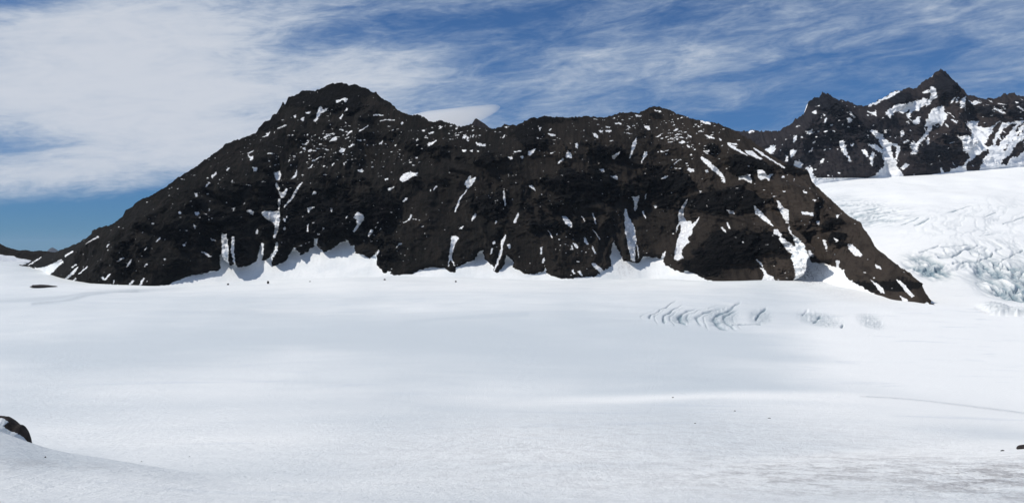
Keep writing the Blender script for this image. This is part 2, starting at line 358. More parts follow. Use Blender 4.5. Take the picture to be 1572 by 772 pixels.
def glacier_points(px, Y):
    row = glacier_row(px, Y); X = (px-CX)/F*Y; z = Y*(CY-row)/F
    near = np.clip(300/Y, 0, 1)
    # wide undulation, in metres
    inframe = 1.0
    z = z+fbm(X/420, Y/300, o=3)*8.0*sst(Y, 400, 1200)*sst(6000-Y, 0, 2500)
    z = z+fbm(X/90+5, Y/60, o=3)*0.8*sst(Y, 120, 500)
    ybm = ips(px, YB0, 14); tt = np.clip((Y-ybm+85)/85, 0, 1)
    z = z+5.0*tt*tt*sst(px, 240, 300)*sst(1300-px, 0, 60)*(Y < ybm+60)
    z = z+fbm(X/380+2, Y/420, o=3)*26*sst(Y, 2200, 3000)*sst(-Y, -4700, -4200)
    z = z+fbm(X/22+5, Y/12, o=4)*0.16*sst(Y, 15, 60)
    rr = ridged((X*.9+Y*.35)/5, (Y-.2*X)/7, o=5, r=.6)           # wind-carved sastrugi on the near slope
    nearr = sst(260-Y, 0, 180)
    z = z+rr*nearr*(.05+.22*ell(px, row, 1560, 750, 230, 55)+.04*ell(px, row, 1200, 740, 500, 60))
    ice_shade = np.zeros_like(z); dirt = np.zeros_like(z)
    # curved crevasses in the middle of the field
    box = (px > 930) & (px < 1400) & (row > 445) & (row < 520)
    if box.any():
        bx, by = px[box], row[box]; wob = fbm(bx/7, by/5, o=4, r=.65)*1.1; thick = np.clip(.95+fbm(bx/14+7, by/8, o=3)*1.5, .3, 1.9)
        d = np.full(bx.shape, 0.0)
        for l in CREV: d = np.maximum(d, np.exp(-(segdist(bx+wob, by+wob*.5, l)/(1.0*thick))**2)*np.clip(thick*1.2, 0, 1))
        kk = by-486+fbm(bx/16, by/9, o=2)*3
        q = bx+wob*2.2-(np.sqrt(kk*kk+14)-3.7)*np.where(kk < 0, 2.5+.6*np.sin(bx/17), .75+.35*np.sin(bx/11))
        for a, r0, r1, wd, st_ in ARCS: d = np.maximum(d, st_*np.exp(-((q-a)/(wd*thick*1.25))**2)*sst(by, r0-2, r0+4)*sst(-by, -r1-2, -r1+4))
        rough = .85*(ell(bx, by, 1047, 489, 16, 9)+ell(bx, by, 1110, 484, 24, 14)+ell(bx, by, 1168, 484, 18, 11)+ell(bx, by, 1258, 488, 34, 10, .2)+ell(bx, by, 1338, 492, 20, 10, .3)+.5*ell(bx, by, 745, 486, 60, 6))
        rn = ridged(bx/7, by/3.2, o=4)
        z[box] += -2.2*d - rough*np.clip(rn, 0, 1)*1.6
        ice_shade[box] = np.clip(d*1.0+rough*np.clip(rn*1.1+.15, 0, 1)*.55, 0, 1)  # dark fold lines carry the shade of their walls as colour
    # icefall on the right
    box = (px > 1230) & (px < 2600) & (Y > 1150) & (Y < 4300)
    if box.any():
        bx, by, bX, bY = px[box], row[box], X[box], Y[box]
        wx = fbm(bX/300, bY/300, o=3)*120; wy = fbm(bX/300+9, bY/300+4, o=3)*120
        def lines(ax, ay, sx, sy, th, o=3, k=0.0, wq=1.0):
            ax = ax+(wq-1)*wx; ay = ay+(wq-1)*wy
            n = perlin((ax+wx)/sx+k, (ay+wy)/sy-k)*.62+.25*perlin((ax+wx)*2.3/sx, (ay+wy)*2.3/sy+k)+.13*perlin((ax+wx)*5/sx, (ay+wy)*5/sy+k)
            return np.clip(1-np.abs(n)/th, 0, 1)
        u = bX*.95-bY*.25; v = bY*.9+bX*.35
        m1 = ell(bx, by, 1325, 325, 75, 20, .1)
        m1b = ell(bx, by, 1310, 330, 45, 14, .1)
        m2 = ell(bx, by, 1500, 335, 110, 26, -.15)+.6*ell(bx, by, 1560, 360, 120, 20)
        m3 = ell(bx, by, 1490, 395, 95, 24, -.12)
        m4 = ell(bx, by, 1425, 410, 35, 16, .25)+ell(bx, by, 1550, 425, 62, 28, .1)+ell(bx, by, 1560, 450, 40, 10, .1)+ell(bx, by, 1700, 430, 110, 40)
        m5 = ell(bx, by, 1532, 478, 28, 10, .30)+ell(bx, by, 1570, 487, 14, 7, .3)
        l1 = lines(u, v, 110, 42, .16); l2 = lines(bX-.5*bY, bY, 42, 330, .12, wq=.4); l3 = lines(bX-.33*bY, bY, 34, 240, .2, wq=.4); l4 = lines(bX-.17*bY, bY, 16, 150, .38, wq=.2)
        serac = ridged((bX*1.0+bY*.15)/13, (bY-.3*bX)/60, o=4)
        d = m1*l1*7+m1b*lines(bX, bY, 40, 45, .3)*7+m2*l2*1.2+m3*l3*4+m4*(l4*7+l3*5)+m5*np.clip(serac+.3, 0, 1.2)*6
        e = m1*l1*.9+m1b*lines(bX, bY, 40, 45, .3)*.5+m2*l2*.2+m3*l3*.5+m4*(l4*.85+l3*.5)+m5*np.clip(serac+.2, 0, 1)*.5
        wob = fbm(bx/12, by/6, o=3)*2
        for l, w_, dp in ICEF:
            k = np.exp(-(segdist(bx+wob, by+wob*.4, l)/(w_*.8*np.clip(.8+fbm(bx/18+7, by/9, o=3)*1.4, .2, 1.6)))**2); d = np.maximum(d, k*dp*.6); e = np.maximum(e, k*1.0)
        z[box] += -d+m4*9*fbm(u/90, v/55, o=4)+m5*12
        ice_shade[box] = np.clip(e, 0, 1)  # crevasse shade painted through the ice colour
        dirt[box] += .55*np.exp(-(segdist(bx, by, [(1496, 475), (1528, 489), (1545, 493)])/1.2)**2)
    # dust: bottom right, below the crags, long melt-out stripes at the left
    dirt += 0.55*ell(px, row, 1600, 745, 170, 42)+.42*ell(px, row, 1330, 735, 260, 34)+.24*ell(px, row, 1000, 700, 500, 70)+.30*ell(px, row, 60, 715, 120, 14, .05)
    dirt += .50*ell(px, row, 1250, 432, 50, 8)+.22*ell(px, row, 1290, 450, 110, 10, .25)
    dirt += .55*np.exp(-(segdist(px, row, [(50, 469), (100, 463), (150, 452), (230, 444), (330, 440)])/1.5)**2)*sst(330-px, 0, 200)
    dirt += .25*np.exp(-(segdist(px, row, [(0, 462), (80, 460), (150, 448), (210, 446)])/2.5)**2)
    ice_shade = np.maximum(ice_shade, .32*np.exp(-(segdist(px, row, [(1330, 608), (1400, 612.5), (1480, 621), (1572, 633), (1700, 652)])/.8)**2))
    dirt += .35*np.exp(-(segdist(px, row, [(1320, 608), (1400, 613), (1480, 622), (1572, 634), (1700, 655)])/1.4)**2)
    fresh_light = .36+.45*sst(px, 950, 1500)*sst(row, 480, 540)*(1-.5*sst(row, 640, 760))+.75*sst(px, 1180, 1400)*(1-sst(row, 500, 640))
    for (cx, cy, sx, sy, sl, a) in [(560, 440, 520, 14, 0, .35), (600, 468, 300, 9, -.02, .2), (520, 515, 320, 18, -.03, -.38), (80, 540, 200, 20, .02, -.36), (900, 545, 260, 26, .06, -.34), (1100, 520, 200, 20, .10, -.34), (1330, 520, 160, 12, .12, .25), (1400, 560, 240, 30, .05, .25),  # older-snow tones plus bright rims and shaded troughs of the swells, painted in
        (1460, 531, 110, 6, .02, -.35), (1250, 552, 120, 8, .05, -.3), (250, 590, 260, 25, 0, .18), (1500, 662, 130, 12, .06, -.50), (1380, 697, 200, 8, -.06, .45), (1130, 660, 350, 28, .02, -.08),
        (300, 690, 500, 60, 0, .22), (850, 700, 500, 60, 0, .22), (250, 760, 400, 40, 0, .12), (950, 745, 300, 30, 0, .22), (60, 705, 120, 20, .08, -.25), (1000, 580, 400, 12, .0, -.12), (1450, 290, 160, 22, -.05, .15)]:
        fresh_light = fresh_light+a*np.exp(-((px-cx)/sx)**2-((row-cy-sl*(px-cx))/sy)**2)
    fresh_light = fresh_light-.55*np.exp(-(segdist(px, row, [(50, 469), (100, 463), (150, 452), (230, 444), (330, 440)])/2.2)**2)*sst(330-px, 0, 200)-.3*np.exp(-(segdist(px, row, [(-60, 465), (80, 460), (150, 448), (210, 446)])/3.)**2)-.3*np.exp(-(segdist(px, row, [(620, 494), (690, 487), (750, 484), (810, 482)])/2.5)**2)
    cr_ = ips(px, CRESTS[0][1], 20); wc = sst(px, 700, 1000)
    fresh_light = fresh_light+wc*(.45*np.exp(-((row-cr_-4)/6)**2)-.22*np.exp(-((row-cr_+9)/8)**2)*sst(1500-px, 0, 300))  # bright crest and darker hollow behind it: shading painted into the colour
    fresh_light = np.clip(fresh_light+.34*fbm(X/(.10*Y+30), Y/(.16*Y+20), o=3), 0, 1)
    return X, Y, z, ice_shade, dirt, fresh_light
cols = np.concatenate([-np.geomspace(4200, 45, 70), np.arange(-40, 1612, 1.15), 1572+np.geomspace(45, 3400, 90)])
rr_ = np.concatenate([np.arange(930, 800, -3.0), np.arange(800, 480, -.95), np.arange(480, 254, -.72)])
Yref = np.exp(np.linspace(math.log(5), math.log(4700), 4000)); rref = row_base(np.full_like(Yref, 1572.), Yref)
rref = np.minimum.accumulate(rref)
Ys = np.interp(-rr_, -rref, Yref); Ys = np.concatenate([[2.5, 3.6], Ys, np.linspace(4760, 8800, 40)])
Ys = np.maximum.accumulate(Ys+np.arange(len(Ys))*1e-4)
PX, YY = np.meshgrid(cols, Ys)
X, Y, Z, ICE_SHADE, DIRT, FRESH_LIGHT = glacier_points(PX.astype(float), YY.astype(float))
GV = np.stack([X, Y, Z], -1).reshape(-1, 3); GF = grid_faces(*X.shape)
GA = {'ice_shade': ICE_SHADE.ravel(), 'dirt': DIRT.ravel(), 'near': np.clip(300/Y, 0, 1).ravel(), 'fresh_light': FRESH_LIGHT.ravel()}

# ------------------------------------------------------------------ traced outlines (photo pixels)
def tile(n, pts):
    x0, y0, s = {'1': (40, 260, 4.0625), '2': (340, 120, 4.825), '3': (340, 270, 4.825), '4': (640, 160, 4.825), '5': (640, 280, 4.825),
                 '6': (930, 160, 4.825), '7': (930, 290, 4.825), '8': (1140, 200, 2.756), 'a': (1140, 130, 5.145), 'b': (1320, 100, 4.29)}[n]
    return [(x0+x/s, y0+y/s) for x, y in pts]
def parse(n, txt):
    res = []
    for ln in txt.strip().split('|'):
        v = [float(q) for q in ln.replace(';', ',').split(',')]
        res.append(tile(n, list(zip(v[::2], v[1::2]))))
    return res
CREST = [(20, 412), (38, 406), (46, 402), (60, 394), (75, 388), (90, 385.5), (104, 380), (114, 376), (128.6, 368), (141, 360), (142.5, 355), (153, 348.6), (167, 346.6), (178, 341), (190, 331), (192.6, 323), (202.5, 318), (212, 309), (222, 304),
 (237, 298), (254, 288), (274, 272), (295, 260), (318, 243), (340, 227.8), (350, 219.5), (371, 213), (383.5, 208), (393, 205), (400, 194.6), (408, 186), (414.6, 186), (419, 177), (425, 175), (431, 164.6), (435, 158), (438.4, 161.5),
 (443.6, 150), (452, 148), (464, 140.7), (485, 139.7), (497.5, 134.5), (511, 128.3), (529.6, 127.3), (536, 132.4), (544, 129.3), (553.5, 134.5), (566, 136.6), (570, 140.7), (578, 142.8), (586.6, 152), (599, 158), (609.4, 167.7),
 (617.7, 172.8), (628, 176.4), (644.7, 177), (655.5, 182.8), (658.7, 187), (667, 187.6), (677, 185.3), (692, 190), (708.4, 194.2), (723, 192), (733, 194.5), (744, 197), (756, 198.3), (768.5, 195), (777, 190.7), (783, 192.7), (794, 193),
 (804, 187), (818, 180.7), (824, 182.4), (836, 178.2), (849, 180.7), (857.6, 179.7), (874, 180.7), (897, 179), (926, 181), (938, 178.6), (950.7, 173.5), (967, 172.8), (980, 174), (992, 168.3), (1000.5, 163.7), (1013, 164.6), (1025, 168.3),
 (1038, 174.5), (1054, 179.7), (1075, 186), (1096, 188), (1108, 193), (1125, 199.4), (1137, 206.6), (1154, 216), (1170, 228.4), (1187, 239.8), (1201.5, 250), (1220, 256.4), (1239, 263.6), (1246, 280), (1263, 296), (1285, 316), (1299.7, 330.6),
 (1321, 343), (1325, 356), (1339.6, 378), (1358, 392), (1376, 407), (1398, 420), (1408.5, 439), (1423, 457.6), (1427, 464), (1436, 472), (1445, 480)]
FOOT = [(20, 409), (42.5, 409), (50, 412), (67, 409.7), (90, 402), (99, 400.5), (88, 410), (77, 422), (85.5, 430), (93, 433.5), (106, 435), (153, 436), (197.5, 439), (232, 440.4), (259, 437), (276, 430), (296, 422), (318, 419), (338, 414), (340, 396), (345, 385), (350, 388), (349, 405.7),
 (354, 407), (361, 405), (366, 410.5), (381.5, 407), (394, 401.6), (398, 385), (400, 373), (405, 374), (404, 390), (402, 399), (405, 401), (413, 397), (420, 386), (423, 372), (428, 372), (425, 386), (418, 396), (417, 410), (439.5, 400.5), (447, 386), (452, 380), (462, 392), (475, 384), (483, 377), (482, 366), (488, 366), (486, 378), (490, 380), (496.5, 387), (506, 385), (520, 373.6), (534, 368.4), (538, 376), (544, 376), (545, 389),
 (554.5, 391), (568, 396.4), (578, 389), (578, 406), (589, 419), (597, 417), (605, 422), (628, 421), (645, 415), (663, 410), (684.5, 412.6), (689, 417), (699, 418), (702, 409.5), (729, 399), (735, 385.7), (741.5, 383.6), (743.6, 399), (758, 409.5), (757, 415.7), (764, 419),
 (772.6, 409.5), (778, 392), (789, 402), (787, 410.5), (798.5, 414.7), (806, 420.5), (820, 421), (835, 417), (837, 408.5), (838, 417), (847, 425), (878, 428), (891, 425), (915.6, 424), (926, 414.7), (939.5, 408.5), (937, 392), (941.5, 371), (951, 388), (957, 401),
 (969, 402), (980, 404), (988, 393.6), (1017, 396.7), (1021, 406), (1035.7, 414.4), (1050, 419.5), (1052, 415), (1064.7, 418.5), (1083, 429), (1108, 435), (1127, 437.6), (1149.7, 433), (1170, 433), (1191, 435), (1215, 433), (1222, 425), (1219, 410), (1215, 395), (1221, 378), (1216, 362), (1224, 364), (1233, 374), (1240, 390), (1247, 403), (1263, 403), (1283, 410), (1296, 414), (1298, 425),
 (1321, 439.5), (1358, 461), (1377.7, 467), (1390, 465), (1402, 464), (1417.6, 467), (1424, 463), (1430, 474), (1450, 500)]
SN = []
SN += parse('1', "370,462;450,415;457,422;375,466|500,480;515,462;519,468;505,486|805,450;835,423;842,430;810,454|738,500;748,485;754,488;745,504|622,608;650,565;664,555;652,587;635,606|560,575;600,548;620,550;580,572|215,705;320,606;330,612;302,647;235,705|320,655;380,603;386,608;340,650|280,612;312,588;320,594;290,617|115,618;220,558;227,565;150,607|5,598;95,545;96,551;20,601|235,540;290,506;298,512;245,546|465,675;480,668;490,683;520,646;530,652;497,692;475,690|285,695;310,676;317,682;295,701|540,712;550,690;556,692;549,715|640,715;665,688;677,693;650,724|700,724;730,676;745,676;717,724|778,338;785,330;799,338;792,344|865,549;876,560;865,571;857,558|970,470;990,465;995,453;1002,450;996,477;985,482|1050,265;1077,261;1081,280;1070,294;1058,285|1040,340;1048,340;1060,370;1052,374|1050,150;1066,146;1073,165;1060,172|1155,45;1185,18;1192,30;1160,57|1115,105;1140,79;1149,85;1125,112|1135,255;1145,244;1151,252;1140,263|1118,152;1140,149;1136,157|948,268;965,264;969,275;955,281|1150,430;1187,440;1184,448;1160,444|735,600;755,584;761,592;740,607|1100,510;1140,528;1147,547;1115,532|1225,405;1250,405;1257,460;1252,520;1235,482|1205,530;1250,520;1272,600;1215,625|1280,425;1298,420;1295,520;1280,530")
SN += parse('2', "720,213;742,208;750,228;792,223;770,247;737,267;717,302;700,328;678,321;703,295;708,255|843,165;920,146;942,148;926,182;910,180;905,162;850,192|616,250;662,250;655,264;630,266|593,292;620,288;606,320;590,310|533,278;554,273;546,302|408,373;480,341;487,350;420,380|298,436;330,424;335,403;362,398;346,432;310,442|383,400;399,393;396,414|873,291;901,260;902,281;880,307|908,249;930,223;937,230;915,252|798,466;830,438;851,430;860,456;825,470|743,441;800,418;817,425;760,447|928,406;965,388;972,395;940,414|638,541;660,523;674,535;650,547|603,520;621,510;624,536;608,532|618,486;645,470;650,478;625,492|763,524;796,526;800,540;770,534|868,536;895,518;917,524;906,552;885,557|998,454;1036,456;1040,467;1010,464|938,511;980,486;987,495;950,517|1163,474;1175,484;1188,460;1194,468;1186,492;1170,490|1168,318;1220,303;1224,312;1175,325|1225,304;1290,308;1290,317;1228,314|1125,270;1200,271;1200,280;1125,280|1013,392;1050,373;1090,346;1094,353;1050,382;1018,398|1328,330;1346,323;1344,344;1332,344|1438,461;1455,446;1460,455;1445,470|1520,488;1544,478;1544,502;1530,500|188,567;220,583;235,566;234,602;215,614;205,592|228,661;267,658;260,692;240,687|188,555;230,536;237,544;195,564|353,554;380,554;380,566;358,564|30,681;60,658;64,668;40,686|390,693;405,698;430,683;442,720;430,757;410,762;398,735;388,715|508,757;540,713;555,678;562,685;554,735;520,748|1003,680;1046,673;1052,697;1020,697|813,641;830,626;837,635;820,652|663,616;740,578;744,586;675,620|653,661;675,633;682,640;665,667|898,636;920,616;926,623;905,642|748,656;765,643;770,650;755,662|1325,735;1350,708;1400,693;1420,703;1462,698;1442,724;1400,737;1380,757;1340,774;1316,757|1208,746;1235,736;1237,757;1215,762|488,621;510,598;514,606;495,624")
SN += parse('3', "398,0;430,0;442,10;415,32;400,22|398,50;412,53;432,95;427,112;405,87|423,115;450,123;485,93;494,100;477,142;450,167;433,152|418,180;440,165;432,235;434,260;420,252|295,266;330,260;432,260;434,330;422,400;397,460;380,462;388,420;398,365;380,347;340,327;300,292|460,236;480,200;508,170;558,85;600,38;604,48;577,87;532,167;502,197;468,240|668,139;685,108;702,122;690,137|183,258;210,250;240,265;236,292;215,282|78,240;102,233;93,262|158,211;175,193;174,209|623,240;686,228;690,236;660,252;647,277;633,265;638,248|628,413;635,358;647,358;644,414|458,315;480,309;480,336;462,340|456,385;477,377;477,404;462,402|803,240;820,238;822,277;812,274|973,310;1005,266;1057,288;1057,327;1027,362;1002,402;980,418;972,407;998,370;1003,340;998,322|918,313;935,288;937,301;925,317|1078,441;1105,398;1127,398;1121,422;1085,452|1133,391;1150,363;1147,387|1163,401;1186,376;1182,392|1093,491;1120,473;1114,487|1338,191;1365,163;1382,160;1372,182;1350,197|1338,346;1380,328;1405,283;1418,290;1402,322;1350,354|1293,531;1310,503;1337,490;1332,510;1310,517;1300,534|1228,90;1255,90;1287,70;1277,92;1250,112;1233,104|743,381;764,381;755,398|248,426;265,393;277,410;262,432|0,430;35,430;44,480;54,550;42,650;0,690|76,455;97,450;94,570;104,660;90,642;76,580;68,550;78,500|1138,577;1165,546;1170,555;1157,582|683,465;720,460;702,510;690,532;683,500")
SN += parse('4', "76,299;120,278;147,263;150,272;120,297;85,310|333,239;360,240;357,257;340,254|363,261;387,262;384,274;368,272|438,291;470,288;485,298;512,296;507,314;480,310;445,304|328,337;372,336;370,347;350,357;335,352|388,339;417,340;414,357;395,354|438,344;460,346;457,358|36,195;62,188;60,202;42,202|83,218;120,204;132,209;90,224|648,170;672,164;670,177;652,178|628,245;655,226;662,231;638,250|903,175;922,170;913,197;903,188|968,209;1000,223;1027,228;1027,240;990,234;970,221|973,193;1000,176;1000,186;980,198|823,345;850,340;887,328;872,352;842,382;823,380|668,389;707,386;712,407;690,414|718,350;772,343;772,352;725,364|763,385;786,378;792,402;775,404|1296,211;1327,218;1348,250;1342,258;1313,236|1343,194;1377,196;1382,214;1355,210|1393,194;1442,193;1442,207;1395,206|1463,134;1517,138;1517,152;1465,148|1398,164;1434,166;1432,177;1402,176|1421,275;1452,263;1454,273;1430,282|1170,295;1186,286;1197,305;1186,332;1173,319|1100,390;1120,340;1152,380;1152,400;1105,400|1043,431;1085,398;1090,408;1055,442|1443,385;1502,348;1500,371;1465,404;1446,402|1350,480;1385,476;1390,502;1360,502|356,580;385,533;402,533;397,558;437,533;432,566;402,607;375,627;358,606|368,628;374,636;323,706;300,770;287,770;311,700|823,599;855,598;882,640;875,647;843,616|636,690;650,683;660,755;650,757;643,720|116,632;145,603;152,612;125,640|90,635;107,630;102,647|1428,529;1492,533;1487,562;1460,557")
SN += parse('5', "276,219;291,170;314,120;323,122;304,176;285,224|639,60;649,60;654,110;657,170;648,172;639,120|710,301;735,248;760,218;757,251;730,300|403,286;412,253;436,228;442,238;426,272;410,297|253,395;290,393;312,412;292,441;272,500;257,558;272,588;288,622;276,616;255,582;242,572;237,625;227,632;234,560;246,480;250,440|313,346;320,333;350,318;331,347|565,655;598,570;618,490;623,430;648,400;662,374;657,411;637,471;632,530;607,592;575,657|560,441;578,428;582,456;565,467|538,546;555,486;567,483;557,527|670,462;692,458;692,487;675,492|910,481;927,480;930,532;915,532|923,596;924,574;941,553;948,575;935,600|1073,249;1106,250;1153,310;1152,330;1125,327;1098,306|966,350;975,350;1007,410;998,414|1233,409;1250,408;1273,451;1262,462;1244,442|1294,341;1305,343;1362,420;1355,424|1296,225;1308,226;1334,311;1321,311|1213,249;1225,250;1248,291;1238,288|1138,465;1150,468;1162,497;1152,497|1148,444;1187,458;1192,492;1179,490|1138,650;1161,648;1178,677;1159,674|1188,660;1210,648;1233,692;1219,692|1298,480;1313,480;1327,532;1314,530|1288,599;1320,598;1395,660;1370,682;1338,652;1298,616|573,306;590,283;594,292;580,310")
SN += parse('6', "173,402;184,350;199,280;232,248;227,296;206,347;180,402|260,442;274,385;284,353;307,350;312,376;286,402;265,442|283,159;326,163;332,186;315,192;289,174|45,385;102,353;97,376;60,404|368,238;406,226;407,240;375,244|498,199;525,180;537,195;505,204|600,218;637,240;632,248;608,237|733,227;765,236;801,243;812,260;780,257;744,242|828,254;846,253;862,274;850,274|903,284;926,288;937,304;976,329;1021,359;1058,380;1045,384;989,357;929,322;903,301|920,289;966,288;982,307;950,304|1033,345;1082,343;1132,384;1163,405;1152,414;1109,397;1039,364|1080,319;1120,333;1201,388;1333,470;1320,477;1239,427;1149,372|538,285;565,268;594,284;570,297|513,254;531,259;529,268|598,299;622,314;620,327;604,319|603,469;625,480;657,478;657,500;625,504;606,489|733,489;757,486;757,507;740,510|700,384;761,419;852,499;883,546;860,547;789,492;729,431;699,401|978,540;1010,528;1072,518;1082,592;1060,577;1020,557;984,562|1118,487;1166,488;1196,523;1242,518;1217,551;1211,570;1180,547;1150,567;1129,546|1298,535;1326,528;1332,547;1304,547|408,551;440,530;470,530;441,550;415,558|718,344;767,343;762,372;730,362|213,80;267,80;264,94;220,92|698,124;740,123;782,139;777,154;739,147;704,136|358,39;411,48;410,60;361,51|840,547;882,551;887,584;869,584;864,561|688,639;707,644;703,662|1308,639;1337,638;1321,654|1453,639;1497,654;1491,662;1464,656")
SN += parse('7', "188,54;225,56;246,43;254,60;237,91;234,131;223,164;211,161;209,90|138,150;153,148;167,199;196,254;217,289;227,380;217,440;217,540;189,532;164,431;143,320;136,240|227,400;238,419;248,500;240,522|268,165;281,163;300,215;292,224;281,206|358,124;379,118;382,141;364,147|286,76;300,26;304,40;296,82|543,250;533,200;543,160;578,105;606,76;602,101;577,151;577,200;597,233;637,243;632,268;670,233;691,198;694,215;666,266;642,301;642,331;607,371;627,396;591,411;567,451;562,485;577,511;535,532;506,521;508,480;528,380;553,310;558,262;537,281;526,332;520,300;533,260|410,511;419,479;447,460;442,491;425,514|848,279;865,278;897,320;897,332;869,311|888,149;946,163;952,187;914,182|893,249;906,248;928,297;909,292|1093,124;1110,128;1182,199;1243,275;1230,277;1169,236;1108,186|1263,84;1281,83;1312,134;1357,159;1358,257;1339,252;1308,201;1278,141|1243,299;1271,298;1307,339;1302,367;1259,337;1243,332|1278,359;1311,363;1382,409;1402,430;1387,487;1339,452;1298,401|1380,345;1410,355;1460,400;1490,470;1520,540;1544,600;1544,650;1440,690;1390,700;1400,620;1375,500;1400,440;1405,400|1138,584;1171,588;1202,634;1242,654;1262,702;1160,697;1148,681;1173,640;1163,611|1108,525;1120,520;1168,570;1160,577|1493,454;1521,458;1541,501;1525,502|1453,169;1477,177;1476,187|1483,179;1531,173;1544,189;1540,202;1489,192|1453,9;1497,24;1491,32|1355,260;1362,300;1400,350;1385,350;1345,300")
SN += parse('8', "443,479;466,483;508,525;502,535;469,527;448,501|248,344;301,348;302,364;254,357|393,359;414,358;400,377|313,384;327,383;324,404;314,402|293,294;314,296;309,304|273,504;296,519;302,537;284,532|393,551;412,551;410,582;396,582|383,451;407,465;396,474|648,631;671,638;728,701;715,708;689,682|663,699;696,714;703,727;679,728|558,564;582,574;588,592;564,582|538,629;592,664;603,692;584,687|338,464;352,464;360,502;351,502")
CRAGS = [(520, 150, 90, 26, 1), (415, 190, 25, 14, .9), (560, 330, 55, 45, 1), (470, 330, 110, 50, .75), (360, 350, 60, 60, .7), (230, 400, 60, 40, .5), (280, 330, 70, 60, .45), (660, 225, 35, 22, .8), (760, 245, 24, 18, 1), (818, 210, 26, 30, .9), (840, 185, 50, 8, .7),
 (900, 290, 60, 35, .9), (850, 320, 60, 22, .6), (760, 310, 30, 45, .7), (870, 345, 60, 14, .8), (920, 230, 40, 14, .7), (965, 300, 40, 30, .6), (1000, 180, 22, 9, .7), (1010, 285, 60, 26, .9), (1100, 310, 60, 22, .95), (1120, 380, 75, 34, .95), (1075, 400, 50, 28, .9), (1150, 255, 40, 20, .85),
 (1190, 262, 60, 12, .9), (1085, 230, 14, 10, .8), (1250, 345, 26, 14, .5), (1260, 370, 18, 14, .6), (1330, 400, 30, 14, .6), (1370, 430, 40, 14, .5), (1340, 440, 50, 12, .5), (590, 400, 60, 18, .5), (620, 420, 40, 10, .5), (450, 395, 60, 22, .6), (380, 390, 40, 26, .7), (940, 340, 50, 30, .3)]

def build_range(cols, Yb, zb, crest, foot_rows, relief_scale, slope, nf, nb, back_slope=.75, seed=0.0, jag=1.0, extra=None, spur=2.0, conc=1.38):
    """mountain as a surface over columns: from the foot (inside the glacier) up the near face to the crest, down the far side"""
    px = cols; rc = ip(px, crest)+jag*(fbm(px/7+seed, px*0+2.2+seed, o=5, r=.85)*5.5)
    k = (CY-rc)/F
    Yc = (slope*Yb-zb)/(slope-k); Yc = np.maximum(Yc, Yb+4)
    zc = Yc*k
    s = np.linspace(0, 1, nf)[:, None]
    s_ = s
    Yf = Yb+(Yc-Yb)*s_; g = (s_**conc)*.95+s_*.05
    Zf = zb+(zc-zb)*g
    P = np.broadcast_to(px, Yf.shape)
    size = np.clip((zc-zb)/260, 0.03, 1)**.6
    X = (P-CX)/F*Yf
    R = relief_scale
    wx = fbm(X/(170*R)+seed, Zf/(120*R), o=4)*150*R
    big = ridged((X+wx)/(250*R)+seed, (Zf-.3*X)/(330*R)+1.3, o=2)*42*R
    mid_ = ridged((X+wx*.6+.35*Zf)/(80*R)+seed*2, Zf/(130*R), Yf/(260*R), o=4)*30*R
    # crag mask in photo space plus noise
    row0 = CY-F*Zf/Yf
    cr = np.zeros_like(P, dtype=float)
    if extra is not None:
        for (cx, cy, sx, sy, a) in extra: cr = np.maximum(cr, a*np.exp(-(((P-cx)/sx)**2+((row0-cy)/sy)**2)**1.5))
    cn = fbm(X/(75*R)+seed, Zf/(60*R), o=6, r=.68)
    cr = np.clip(cr*.85+cn*1.4-.02, 0, 1)
    fine = ridged(X/(34*R), Zf/(52*R)+seed, Yf/(40*R), o=4, r=.62)*19*R*(.22+1.0*cr)+fbm(X/(12*R), Zf/(9*R), Yf/(11*R)+seed, o=3, r=.65)*10.0*R*(.25+1.0*cr)
    ledge = np.sin((Zf+.22*X+fbm(X/60, Zf/60+seed, o=2)*26)/ (9*R))*2.0*R*cr
    D = (big+mid_)*(.3+.7*sst(s_, 0, .4))+fine+ledge+17*R*sst(cr, .30, .62)*(.4+.6*sst(s_, 0, .3))
    if spur:
        fr = ip(px, foot_rows); fsm = ips(px, foot_rows, 38); sp = ips(px, list(zip(px, fr-fsm)), 1.2)
        dr = fbm(P/60+3, s_*3.0, o=3)*34*s_/.3
        sp2 = np.interp(P+dr, px, ips(px, list(zip(px, sp)), 5))
        D = D+sp2*spur*np.exp(-(s_/.30)**2)
    D = D*size
    return px, P, s_, X, Yf, Zf, D, cr, zc, Yc, size
def finish_range(P, s_, Yf, Zf, D, zc, Yc, nb, back_slope, seed, floor):
    tap = sst(s_, 0, .10)*(1-.92*sst(s_, .78, 1.0))
    Y1 = Yf-D*tap
    X1 = (P-CX)/F*Yf                                   # displaced straight towards the viewer's side, in real metres
    # back side
    t = np.linspace(0, 1, nb+1)[1:, None]
    drop = (zc-floor); dist = drop/back_slope
    Yb_ = Yc+dist*t; Zb_ = zc-drop*t
    Xb_ = np.broadcast_to((P[0]-CX)/F*Yc, Yb_.shape)+0*Yb_
    amp = np.clip(drop/250, .05, 1)
    n = (ridged(Xb_/150+seed, Yb_/150, o=4)-1.0)*26*amp
    Zb_ = Zb_+n*sst(t, 0, .12)
    return np.vstack([X1, Xb_]), np.vstack([Y1, Yb_]), np.vstack([Zf, Zb_])

